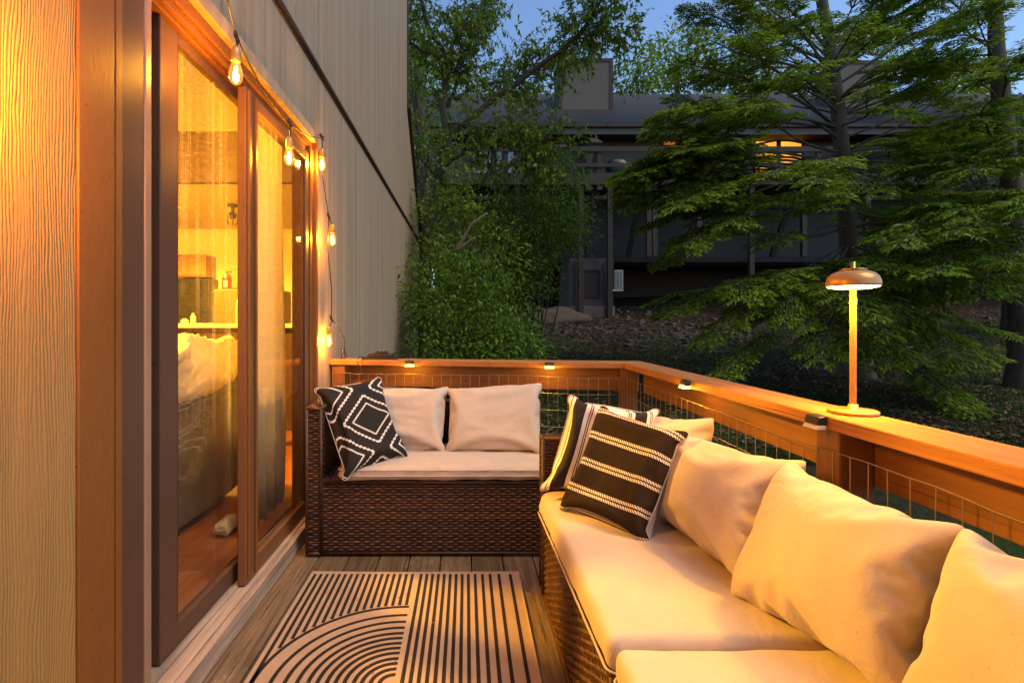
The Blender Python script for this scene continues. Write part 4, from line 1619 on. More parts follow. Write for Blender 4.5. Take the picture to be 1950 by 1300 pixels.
MB().tube([(px - .10, py, RZ + .012), (px - .13, py - .06, RZ + .018), (px - .135, py - .078, RZ - .01), (px - .125, py - .08, RZ - .06), (px - .11, py - .078, RZ - .08), (px - .115, py - .082, RZ - .03)], .003, 6).build('cable', M['black_plastic'], t, True)

# ------------------------------------------------------------------ string of bulbs
SL = thing('string_lights', 'black cord of five glowing filament bulbs hung beside the door', 'string lights', (-.8, 2.3, 1.9))
clips = [at(456, 78, 1.74), at(552, 236, 2.32), at(613, 262, 2.96), at(626, 412, 3.08), at(632, 607, 3.20)]
bulbs = [at(449, 133, 1.72), at(551, 294, 2.32), at(613, 309, 2.96), at(633, 452, 3.08), at(626, 645, 3.19)]
end = at(653, 676, 3.40)
hook = at(620, 259, 3.02)
hook[0] = XW + .012
for c, b in zip(clips, bulbs):
    b[1] = c[1] = min(c[1], b[1])


def sagline(a, b, s, n=12):
    out = []
    for i in range(n + 1):
        t_ = i / n
        p = a + (b - a) * t_
        p[2] -= s * 4 * t_ * (1 - t_)
        out.append(p)
    return out


cord = sagline(at(420, -60, 1.45), clips[0], .01) + sagline(clips[0], clips[1], .035)[1:] + sagline(clips[1], clips[2], .02)[1:]
MB().tube(cord, .0028, 6).build('cord', M['black_plastic'], SL, True)
down = [hook + (0, 0, 0.004), hook + (.004, 0, -.05), (hook + clips[3]) / 2 + (.0, 0, 0), clips[3], (clips[3] * .7 + clips[4] * .3) + (-.012, 0, 0), (clips[3] * .3 + clips[4] * .7) + (.006, 0, 0), clips[4], clips[4] + (.03, .04, -.05), clips[4] + (.055, .10, -.12), end + (.012, 0, .02), end + (.028, -.01, -.012)]
MB().tube(down, .0028, 6).build('cord', M['black_plastic'], SL, True)
MB().tube([clips[2], clips[2] + (.012, .01, .008), clips[2] * .5 + hook * .5 + (0, 0, .012), hook], .002, 6).build('hook_wire', M['black_plastic'], SL, True)
MB().tube([hook + (.012 * math.cos(a), 0, .012 * math.sin(a)) for a in np.linspace(0, 5.5, 12)] + [hook + (-.012, 0, 0)], .0022, 6).build('cup_hook', M['black_plastic'], SL, True)
for i, (c, b) in enumerate(zip(clips, bulbs)):
    neck = b + np.array([0, 0, .058])
    mb = MB()
    mb.tube([c, c + (0, 0, -.015), neck * .5 + c * .5 + (.003, 0, 0), neck + (0, 0, .012)], .0032, 6)
    mb.tube([c + (-.006, 0, .022), c + (-.004, 0, .01), c + (.006, 0, -.018)], [.005, .0075, .006], 8)
    mb.build('drop_cord', M['black_plastic'], SL, True)
    MB().lathe([(0, .020), (.008, .018), (.014, .006), (.0155, -.004), (.0155, -.030), (.013, -.034)], neck, 16).build('socket', M['copper'], SL, True)
    g = MB().lathe([(.012, -.032), (.0135, -.040), (.019, -.055), (.0225, -.072), (.0215, -.088), (.015, -.101), (.007, -.107), (0, -.108)], neck, 20).build('bulb', M['bulb_glass'], SL, True)
    mb = MB()
    for k in range(4):
        a = k * PI / 2
        mb.tube([neck + (.003 * math.cos(a), .003 * math.sin(a), -.048), neck + (.0055 * math.cos(a), .0055 * math.sin(a), -.086)], .0011, 5)
    mb.build('filament', M['filament'], g)
    lamp('bulb_light', tuple(neck + (0, 0, -.068)), (7 if i < 2 else 7), (1.0, .42, .04), .012, SL)
MB().lathe([(0, 0), (.017, 0), (.017, .004), (.011, .006), (.011, .058), (.008, .066), (0, .066)], (end[0], end[1], RZ + .0003), 14).build('cord_end', M['black_plastic'], SL, True)

# ------------------------------------------------------------------ wall sconce just outside the frame
t = thing('wall_sconce', 'warm wall sconce on the near siding, just left of the photo', 'wall lamp', (XW, .80, 1.55))
MB().box(XW, XW + .014, .75, .85, 1.50, 1.68).build('backplate', M['black_plastic'], t, False, .004)
MB().tube([(XW + .014, .80, 1.66), (XW + .06, .80, 1.68), (XW + .085, .80, 1.655)], .008, 8).build('arm', M['black_plastic'], t, True)
MB().lathe([(.02, .10), (.045, .085), (.05, .0), (.044, -.05), (.02, -.07), (0, -.072)], (XW + .085, .80, 1.56), 20).build('globe', M['bulb_glass'], t, True)
lamp('sconce_light', (XW + .085, .80, 1.56), 25, (1.0, .38, .04), .03, t)

#SECTION5

lv, lf = [], []
for _ in range(240):
    y = random.uniform(1.2, 2.5)
    x = random.uniform(-.80, .31)
    z = .0035 if not (RX0 < x < RX1 and y < RY1) else .0105
    s = random.choice((.0015, .002, .003, .005)) * random.uniform(.7, 1.4)
    a = random.uniform(0, 2 * PI)
    d = np.array([math.cos(a), math.sin(a), .2]) * s
    e = np.array([-math.sin(a), math.cos(a), -.2]) * s * .5
    k = len(lv)
    p_ = np.array([x, y, z])
    lv += [p_ - d, p_ + e, p_ + d, p_ - e]
    lf.append((k, k + 1, k + 2, k + 3))
tag(np_mesh('deck_debris', lv, lf, leaf_mat('dry crumbs', (0.05, 0.03, 0.015), (0.34, 0.24, 0.15), 0.0, 0.9), None), kind='stuff')
# ------------------------------------------------------------------ townhouse across the lawn
YW, YB = 18.5, 16.7
th = thing('townhouse', 'dark grey townhouse row raised on posts behind the trees', 'townhouse', (6, YW, 1.3))
BX0, BX1 = -1.3, 27.0


def X(x, Y):
    return (x - CX) * Y / F


def Zp(y, Y):
    return H - (y - CY) * Y / F


wins = [(900, 980, 268, 340, 'pale', 2), (1045, 1077, 255, 277, 'white', 1), (1262, 1330, 266, 300, 'red', 2), (1335, 1362, 290, 312, 'lit', 1), (1438, 1525, 266, 332, 'lit', 2)]
mb = siding_strips([], 0, lambda y: 0)
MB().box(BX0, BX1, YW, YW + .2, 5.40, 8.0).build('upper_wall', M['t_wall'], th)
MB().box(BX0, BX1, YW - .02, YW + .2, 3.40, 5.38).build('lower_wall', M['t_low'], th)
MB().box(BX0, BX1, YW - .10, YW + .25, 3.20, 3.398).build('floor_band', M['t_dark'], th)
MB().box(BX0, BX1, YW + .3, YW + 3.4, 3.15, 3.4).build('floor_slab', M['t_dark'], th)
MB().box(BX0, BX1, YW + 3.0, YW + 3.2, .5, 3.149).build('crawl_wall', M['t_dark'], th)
# roof
eY, eZ, rY, rZ = 17.6, 7.74, 21.5, 10.42
rv = [(BX0 - .3, eY, eZ), (BX1 + .3, eY, eZ), (BX1 + .3, rY, rZ), (BX0 - .3, rY, rZ), (BX0 - .3, eY, eZ - .12), (BX1 + .3, eY, eZ - .12), (BX1 + .3, rY, rZ - .12), (BX0 - .3, rY, rZ - .12),
      (BX1 + .3, rY + 4, rZ - 2.7), (BX0 - .3, rY + 4, rZ - 2.7), (BX1 + .3, rY + 4, rZ - 2.82), (BX0 - .3, rY + 4, rZ - 2.82)]
rq = [(0, 1, 2, 3), (3, 2, 8, 9), (0, 1, 5, 4), (5, 6, 7, 4), (6, 10, 11, 7), (0, 3, 7, 4), (1, 2, 6, 5), (8, 9, 11, 10)]
sl = math.hypot(rY - eY, rZ - eZ)
uvs = [(p[0], (p[1] - eY) / (rY - eY) * sl) for p in rv]
np_mesh('roof', rv, rq, M['shingle'], th, False, uvs)
mb = MB()
mb.box(BX0 - .3, BX1 + .3, eY - .10, eY - .002, eZ - .13, eZ - .02)
for k in range(10):
    mb.box(BX0 + k * 3, BX0 + k * 3 + .04, eY - .12, eY - .10, eZ - .13, eZ - .01)
mb.build('gutter', M['t_dark'], th)
MB().box(BX0 - .3, BX1 + .3, eY + .03, eY + .07, eZ - .34, eZ - .121).build('frieze', M['t_frieze'], th)
MB().box(BX0 - .3, BX1 + .3, eY + .07, YW - .001, eZ - .30, eZ - .26).build('soffit', M['t_dark'], th)


def chimney(x0, x1, y0, y1, Y, fl):
    a, b, z0, z1 = X(x0, Y), X(x1, Y), Zp(y1, Y) - .4, Zp(y0, Y)
    c = MB().box(a, b, Y, Y + 1.15, z0 - .7, z1).build('chimney', M['t_wall'], th)
    mb = MB()
    for xx in (a, b):
        mb.box(xx - .10 if xx == b else xx - .03, xx + .03 if xx == b else xx + .10, Y - .025, Y - .002, z0, z1 + .01)
        mb.box(xx - .025 if xx == a else xx + .002, xx - .002 if xx == a else xx + .025, Y - .02, Y + 1.17, z1 - .13, z1 + .012)
    mb.box(a + .1, b - .1, Y - .022, Y - .003, z1 - .12, z1 + .008)
    mb.box(a - .1, b + .1, Y - .04, Y - .026, Zp(y1, Y) - .16, Zp(y1, Y) + .02)
    mb.build('corner_board', M['t_dark'], c)
    fx, fr, fz = fl
    MB().lathe([(fr, z1 - .02), (fr, z1 + fz), (fr * 1.55, z1 + fz), (fr * 1.55, z1 + fz + .30), (fr * .4, z1 + fz + .36), (0, z1 + fz + .36)], (X(fx, Y + .6), Y + .6, 0), 16).build('flue', M['steel'], c, True)


chimney(1065, 1166, 112, 224, 19.3, (1130, .13, .75))
chimney(1592, 1690, 116, 226, 19.3, (1580 + 40, .26, .8))

for i, (x0, x1, y0, y1, kind, nn) in enumerate(wins):
    a, b, z0, z1 = X(x0, YW), X(x1, YW), Zp(y1, YW), Zp(y0, YW)
    w = .07 if kind != 'white' else .06
    mb = MB()
    mb.box(a - w, a, YW - .06, YW + .01, z0 - w, z1 + w)
    mb.box(b, b + w, YW - .06, YW + .01, z0 - w, z1 + w)
    mb.box(a, b, YW - .06, YW + .01, z1, z1 + w)
    mb.box(a, b, YW - .06, YW + .01, z0 - w, z0)
    for k in range(1, nn):
        c = a + (b - a) * k / nn
        mb.box(c - .07, c + .07, YW - .058, YW + .01, z0, z1)
    if kind in ('lit', 'red'):
        zc = z0 + (z1 - z0) * .62
        mb.box(a, b, YW - .05, YW + .01, zc - .04, zc + .04)
    f = mb.build('window', M['white'] if kind == 'white' else M['t_dark'], th)
    pm = {'pale': 'pane_pale', 'white': 'pane_dark', 'red': 'lit_red', 'lit': 'lit'}[kind]
    MB().box(a, b, YW - .02, YW - .005, z0, z1).build('pane', M[pm], f)
# balcony: deck, rim board, rails, posts, party walls
mb = MB().box(BX0, BX1, YB, YW - .12, 5.52, 5.60)
mb.build('balcony_floor', M['t_dark'], th)
MB().box(BX0, BX1, YB - .05, YB - .002, 5.46, 5.83).build('rim_board', M['t_dark'], th)
for za, zb_ in ((6.50, 6.66), (6.01, 6.13)):
    MB().box(BX0, BX1, YB - .07, YB - .025, za, zb_).build('balcony_rail', M['t_dark'], th)
for px_ in (940, 962, 1122, 1142, 1300, 1420, 1560, 1700, 1850):
    xx = X(px_, YB)
    MB().box(xx - .09, xx + .09, YB - .024, YB + .08, 5.3, 6.64).build('balcony_post', M['t_dark'], th)
for px_ in (1132, 1412, 1700):
    xx = X(px_, 17.2)
    MB().prism([(YW - .001, 5.6), (YB + .1, 5.6), (YB + .1, 6.75), (YW - .001, 7.6)], 'x', xx - .09, xx + .09).build('party_wall', M['t_wall'], th)
    MB().beam((xx, YW - .02, 7.66), (xx, YB + .02, 6.80), .30, .06).build('party_cap', M['t_dark'], th)
for px_, zb_ in ((985, 3.2), (1106, .9), (1161, .9), (1235, 3.2), (1246, 3.2), (1330, 3.2), (1430, 1), (1530, 3.2), (1650, 1), (1800, 1)):
    xx = X(px_, YB + .1)
    MB().box(xx - .075, xx + .075, YB + .02, YB + .17, zb_, 5.5).build('support_post', M['t_dark'], th)
for xa, xb in ((1122, 1133), (1212, 1224), (1325, 1340), (1500, 1515)):
    MB().beam((X(xa, YB + .3), YB + 1.2, 3.3), (X(xb, YB + .2), YB + .25, 5.45), .14, .14, (0, 1, 0)).build('brace', M['t_dark'], th)
# entry block under the house
bx0, bx1 = X(1084, 17.2), X(1168, 17.2)
MB().box(bx0, bx1, 17.2, 19.0, 1.62, 3.19).build('entry_block', paint('dark mauve block wall', (0.085, 0.062, 0.062), .8, .25, 3, .3, 30), th)
MB().box(bx0 - .04, bx1 + .04, 17.14, 19.0, .6, 1.618).build('footing', M['concrete'], th, False, .02)
fr = MB()
a, b, z0, z1 = X(1112, 17.2), X(1141, 17.2), Zp(563, 17.2), Zp(516, 17.2)
fr.box(a - .05, a, 17.16, 17.199, z0 - .05, z1 + .05).box(b, b + .05, 17.16, 17.199, z0 - .05, z1 + .05).box(a, b, 17.16, 17.199, z1, z1 + .05).box(a, b, 17.16, 17.199, z0 - .05, z0)
f = fr.build('window', M['t_dark'], th)
MB().box(a, b, 17.185, 17.198, z0, z1).build('pane', M['t_dark'], f)
for px_ in (1101, 1157):
    MB().tube([(X(px_, 17.1), 17.10, .9), (X(px_, 17.1), 17.10, 3.2)], .045, 8).build('drain_pipe', M['t_dark'], th)

M['t_case'] = paint('dull cream metal', (.30, .27, .22), .5, .1)
ax0, ax1 = X(1170, 17.0), X(1187, 17.0)
az0, az1 = Zp(551, 17.0), Zp(514, 17.0)
t = thing('air_conditioner', 'pale slatted air conditioner unit beside the dark entry block', 'air conditioner', (ax0, 17.0, az0))
MB().box(ax0, ax1, 17.0, 17.32, az0, az1).build('case', M['t_case'], t, False, .015)
mb = MB()
for k in range(9):
    z = az0 + .05 + k * (az1 - az0 - .1) / 8
    mb.box(ax0 + .06, ax1 - .03, 16.985, 16.999, z - .012, z + .012)
for k in range(3):
    x_ = ax0 + .07 + k * (ax1 - ax0 - .12) / 2
    mb.box(x_ - .006, x_ + .006, 16.975, 16.984, az0 + .03, az1 - .03)
mb.build('grille', M['steel'], t)
MB().box(ax0 + .055, ax1 - .025, 16.9995, 16.9999 + .001, az0 + .03, az1 - .03).build('fan_opening', M['black_plastic'], t)
MB().box(ax0 - .2, ax1, 16.98, 17.3, az0 - .05, az0 - .006).build('bracket', M['steel'], t)
# covered grill on the balcony
gx = X(1174, 17.3)
bm = bmesh.new()
bmesh.ops.create_uvsphere(bm, u_segments=28, v_segments=20, radius=1)
for v in bm.verts:
    d = v.co.copy()
    k = 1 + .06 * noise.noise(d * 3)
    s = .36 if d.z > .3 else .33
    v.co = Vector((math.copysign(abs(d.x) ** .6, d.x) * s * k, math.copysign(abs(d.y) ** .6, d.y) * .3 * k, math.copysign(abs(d.z) ** .7, d.z) * .42)) + Vector((gx, 17.3, 6.03))
o = bm_obj('covered_grill', bm, M['black_plastic'], None, True, (gx, 17.3, 5.61))
tag(o, 'dark covered grill standing on the balcony of the townhouse', 'grill')

# ------------------------------------------------------------------ foliage tools


def unit(a):
    return a / (np.linalg.norm(a, axis=-1, keepdims=True) + 1e-9)


def leaf_quads(P, D, Nn, L, W, droop=0.15):
    D = unit(D)
    S = unit(np.cross(D, Nn))
    L = np.asarray(L)[:, None] * np.ones((len(P), 1))
    W = np.asarray(W)[:, None] * np.ones((len(P), 1))
    up = unit(np.cross(S, D))
    v0 = P
    v1 = P + D * L * .45 + S * W * .5 + up * W * .12
    v2 = P + D * L - up * L * droop
    v3 = P + D * L * .45 - S * W * .5 + up * W * .12
    V = np.stack([v0, v1, v2, v3], 1).reshape(-1, 3)
    Q = np.arange(len(V)).reshape(-1, 4)
    return V, Q


def rand_dir(n):
    return unit(RNG.normal(0, 1, (n, 3)))


def leaf_cloud(blobs, per, size, clump=.16, shell=.55, flat=.5, aspect=.45, perclump=34):
    """leaves in small clumps through the outer part of ellipsoids"""
    Ps, Ds, Ns = [], [], []
    for c, r in blobs:
        c, r = np.array(c, float), np.array(r, float)
        area = 4 * PI * (r[0] * r[1] * r[2]) ** (2 / 3)
        nc = max(4, int(area * per / perclump))
        d = rand_dir(nc)
        rad = (shell + (1 - shell) * RNG.random(nc) ** .6)[:, None]
        rad = rad * (1 + .24 * RNG.normal(0, 1, (nc, 1)))
        cc = c + d * r * rad
        k = RNG.poisson(perclump, nc)
        ii = np.repeat(np.arange(nc), k)
        off = RNG.normal(0, 1, (len(ii), 3)) * clump * np.array([1, 1, flat])
        P = cc[ii] + off
        P[:, 2] -= 0.25 * (off[:, 0] ** 2 + off[:, 1] ** 2) / clump
        out = unit(d[ii] + .6 * RNG.normal(0, 1, (len(ii), 3)))
        Dd = unit(off * np.array([1, 1, .3]) + .5 * out + RNG.normal(0, .35, (len(ii), 3)) + np.array([0, 0, -.35 * clump]))
        N_ = unit(np.array([0, 0, 1.0]) + .55 * out + RNG.normal(0, .35, (len(ii), 3)))
        Ps.append(P)
        Ds.append(Dd)
        Ns.append(N_)
    P, D, N_ = np.concatenate(Ps), np.concatenate(Ds), np.concatenate(Ns)
    L = size * RNG.uniform(.45, 1.45, len(P))
    return leaf_quads(P, D, N_, L, L * aspect)


def smooth_path(pts, n):
    pts = np.array(pts, float)
    k = len(pts)
    t = np.linspace(0, k - 1, n)
    out = []
    for a in t:
        i = min(int(a), k - 2)
        f = a - i
        p0, p1, p2, p3 = pts[max(i - 1, 0)], pts[i], pts[i + 1], pts[min(i + 2, k - 1)]
        out.append(.5 * ((2 * p1) + (-p0 + p2) * f + (2 * p0 - 5 * p1 + 4 * p2 - p3) * f * f + (-p0 + 3 * p1 - 3 * p2 + p3) * f ** 3))
    return np.array(out)


def ground_tree(name, label, base, group=None, cat='tree'):
    return thing(name, label, cat, tuple(base), group)


# ------------------------------------------------------------------ leafy tree beside the house corner
TY = 9.6
base = np.array([X(806, TY), TY, gz(X(806, TY), TY) - .05])
tr = ground_tree('leafy_tree', 'slender leafy tree with forked trunk beside the house corner', base)
limbs = [
    ([base, at(812, 480, TY), at(826, 370, TY), at(848, 285, TY), at(851, 250, TY)], .13, .085),
    ([at(851, 252, TY), at(843, 200, TY - .1), at(848, 112, TY - .2), at(815, 50, TY - .5), at(797, -30, TY - .9)], .075, .03),
    ([at(848, 112, TY - .2), at(878, 60, TY), at(905, 30, TY + .3), at(935, -40, TY + .6)], .045, .02),
    ([at(852, 262, TY), at(930, 195, TY - .2), at(1010, 138, TY - .5), at(1090, 78, TY - .9), at(1128, 30, TY - 1.1), at(1160, -30, TY - 1.4)], .065, .016),
    ([at(868, 190, TY), at(905, 165, TY + .4), at(985, 148, TY + .6), at(1040, 125, TY + .8), at(1085, 98, TY + .9)], .035, .010),
    ([at(850, 205, TY), at(868, 165, TY), at(868, 130, TY), at(895, 85, TY), at(945, 30, TY + .2)], .04, .012),
    ([at(848, 112, TY - .2), at(800, 95, TY - .4), at(760, 60, TY - .8)], .035, .012),
    ([at(851, 235, TY), at(905, 240, TY - .6), at(975, 262, TY - .9), at(1030, 290, TY - 1.2)], .03, .008),
    ([at(840, 320, TY), at(890, 290, TY - .5), at(960, 280, TY - .9), at(1040, 310, TY - 1.2)], .03, .008),
    ([at(835, 340, TY), at(800, 300, TY - .5), at(770, 260, TY - .8)], .03, .008),
    ([at(1090, 78, TY - .9), at(1140, 65, TY - 1.), at(1200, 60, TY - 1.2)], .016, .005),
]
mb = MB()
twig_src = []
for i, (pts, r0, r1) in enumerate(limbs):
    p = smooth_path(pts, 22)
    if i:
        p[1:-1] += RNG.normal(0, .012, (20, 3))
    rr = np.linspace(r0, r1, 22)
    if i == 0:
        rr[0] *= 1.5
    mb.tube(p, rr, 8)
    if i:
        twig_src.append((p, .20 if i < 3 else .12))
mb.build('trunk', M['bark'], tr, True)
tw = MB()
LP, LD = [], []


def add_twig(p, d, L, r, depth):
    n = 7
    pts = [p]
    dd = d.copy()
    for k in range(n):
        dd = dd + RNG.normal(0, .16, 3) + np.array([0, 0, -.05])
        dd /= np.linalg.norm(dd)
        pts.append(pts[-1] + dd * L / n)
    pts = np.array(pts)
    tw.tube(pts, np.linspace(r, r * .35, n + 1), 4, cap=False)
    if depth:
        for k in range(2 + depth * 2):
            i = int(RNG.integers(1, n))
            b = pts[i] - pts[i - 1]
            b /= np.linalg.norm(b)
            s = rand_dir(1)[0]
            add_twig(pts[i], unit(b * .7 + s * .7 + np.array([0, 0, .05])), L * .62, r * .55, depth - 1)
    m_ = int(5 + L * 20)
    t_ = RNG.uniform(.15, 1, m_) * n
    i = np.clip(t_.astype(int), 0, n - 1)
    LP.append(pts[i] + (pts[i + 1] - pts[i]) * (t_ - i)[:, None])
    LD.append(unit((pts[i + 1] - pts[i])) * .5 + RNG.normal(0, .5, (m_, 3)) + np.array([0, 0, -.45]))


for p, s0 in twig_src:
    Ltot = np.linalg.norm(np.diff(p, axis=0), axis=1).sum()
    for k in range(int(Ltot / .072)):
        i = int(RNG.integers(5, 21))
        b = unit(p[i] - p[i - 1])
        s = rand_dir(1)[0] + np.array([0, 0, .25])
        add_twig(p[i], unit(b * .55 + unit(s) * .8), RNG.uniform(.4, .85), .006, 1)
tw.build('twigs', M['bark'], tr, True, fix=False)
LP, LD = np.concatenate(LP), np.concatenate(LD)
N_ = unit(np.array([0, 0, 1.]) + RNG.normal(0, .6, (len(LP), 3)))
L = RNG.uniform(.055, .118, len(LP))
V, Q = leaf_quads(LP, LD, N_, L, L * .42, .2)
np_mesh('crown', V, Q, M['leaf_tree'], tr)
print('leafy tree leaves', len(LP))

# ------------------------------------------------------------------ bushes on the left


def px_blob(x, y, r, Y, ry=None, sq=1.0):
    R = r * Y / F
    return (at(x, y, Y), (R, (ry or R), R * sq))


def bush(name, label, blobs, per, size, mat, cat='bush', stems=3, seed=0, **kw):
    c = np.mean([b[0] for b in blobs], axis=0)
    g = gz(c[0], c[1])
    t = thing(name, label, cat, (c[0], c[1], g))
    V, Q = leaf_cloud(blobs, per, size, **kw)
    np_mesh('foliage', V, Q, mat, t)
    mb = MB()
    for k, (bc, br) in enumerate(blobs):
        for q in range(stems):
            e = bc + RNG.normal(0, .55, 3) * br
            s = np.array([c[0] + RNG.normal(0, .15), c[1] + RNG.normal(0, .15), g - .1])
            mid = s * .5 + e * .5 + RNG.normal(0, .12, 3)
            mb.tube(smooth_path([s, mid, e], 9), np.linspace(.018, .004, 9), 5, cap=False)
    mb.build('stems', M['bark'], t, True, fix=False)
    return t


bush('bush', 'rounded green bush reaching up to the townhouse balcony', [px_blob(1055, 385, 72, 9.4), px_blob(990, 420, 62, 9.2), px_blob(1045, 320, 42, 9.6), px_blob(935, 400, 60, 9.0), px_blob(1075, 430, 45, 9.3), px_blob(1000, 500, 60, 9.0), px_blob(960, 560, 60, 8.8), px_blob(1020, 460, 50, 9.2)], 430, .075, M['leaf_bush'], clump=.17)
bush('bush', 'tall shaggy bush by the house corner under the leafy tree', [px_blob(850, 420, 62, 8.2), px_blob(880, 360, 52, 8.4), px_blob(905, 460, 66, 8.0), px_blob(840, 500, 60, 7.8), px_blob(960, 490, 48, 8.2)], 270, .078, M['leaf_tree'], clump=.17)
bush('bush', 'broad low green bush spilling over the lawn behind the far rail', [px_blob(870, 590, 80, 7.0), px_blob(935, 600, 72, 7.0), px_blob(860, 660, 70, 6.6), px_blob(950, 660, 68, 6.8), px_blob(900, 520, 60, 7.4), px_blob(990, 655, 42, 7.0), px_blob(830, 560, 60, 6.8)], 560, .066, M['leaf_bush'], clump=.15)
# pale bare dead branch in the bush
t = thing('dead_branch', 'pale bare dead branch leaning in the bush left of the townhouse', 'branch', tuple(at(868, 478, 7.0)))
mb = MB()
mb.tube(smooth_path([at(868, 478, 7.0), at(890, 440, 6.9), at(900, 425, 6.85), at(928, 406, 6.8)], 16), np.linspace(.024, .012, 16), 7)
mb.tube(smooth_path([at(872, 476, 6.95), at(890, 462, 6.85), at(905, 452, 6.8)], 8), np.linspace(.018, .010, 8), 6)
mb.build('wood', paint('bleached dead wood', (.20, .16, .125), .85, .3, 10, .5, 40), t, True)

# ------------------------------------------------------------------ trees behind the roof and at the left edge


def far_tree(label, x, Y, ytop, rx, mat, size=.2, per=34, n=9, name='canopy_tree', low=None, clump=.42):
    g = gz(X(x, Y), Y)
    b = np.array([X(x, Y), Y, g])
    t = thing(name, label, 'tree', tuple(b), 'leafy trees behind the townhouse roof' if Y > 20 else None)
    R = rx * Y / F
    zt = Zp(ytop, Y)
    blobs = []
    zl = Zp(low, Y) if low else g + (zt - g) * .45
    for k in range(n):
        a = RNG.uniform(0, 2 * PI)
        f = (k + .5) / n
        rr = R * (.75 if f < .75 else .45)
        blobs.append((np.array([b[0] + rr * math.cos(a) * RNG.uniform(.2, 1), b[1] + rr * .7 * math.sin(a), zl + (zt - zl - R * .3) * f]), (R * .55, R * .55, R * .45)))
    V, Q = leaf_cloud(blobs, per, size, clump, .5, .55, .55, 26)
    np_mesh('crown', V, Q, mat, t)
    mb = MB()
    mb.tube([b - (0, 0, .2), b + (0.1, 0, (zt - g) * .45), b + (0, .1, (zt - g) * .85)], [.22, .16, .06], 8)
    for bc, br in blobs:
        s = b + np.array([0, 0, max(.5, (bc[2] - g) * .65)])
        mb.tube(smooth_path([s, s * .5 + bc * .5 + (0, 0, -.1), bc], 7), np.linspace(.08, .02, 7), 5, cap=False)
    mb.build('trunk', M['bark'], t, True)
    return t


for i, (x, Y, yt, rx) in enumerate(((760, 27, -10, 130), (900, 30, 150, 70), (985, 29, 140, 70), (1045, 31, 138, 55), (1215, 26, 92, 78), (1290, 28, 60, 95), (1410, 30, 80, 80), (1500, 29, 130, 60), (1740, 30, 165, 70), (1830, 27, 120, 90))):
    lab = ['tallest bright green tree left of the townhouse roof, at the house wall', 'bright green treetop over the left end of the townhouse roof', 'bright green treetop left of the near chimney', 'small green treetop touching the left side of the near chimney',
           'bright green tree just right of the near chimney', 'tall bright tree behind the hemlock, second right of the near chimney', 'green treetop behind the hemlock left of its trunk', 'low treetop just left of the far chimney', 'low treetop right of the far chimney', 'treetop at the right end of the roof'][i]
    far_tree(lab, x, Y, yt, rx, M['leaf_back'], .22, 30)
far_tree('dense green tree filling the gap beside the house wall', 800, 13.5, 30, 95, M['leaf_tree'], .10, 75, 12, 'shade_tree', 520, .28)
far_tree('dark leafy tree at the right edge behind the hemlock branches', 1930, 11.5, 160, 120, M['leaf_dark'], .11, 80, 12, 'shade_tree', 480, .3)

# ------------------------------------------------------------------ hemlocks


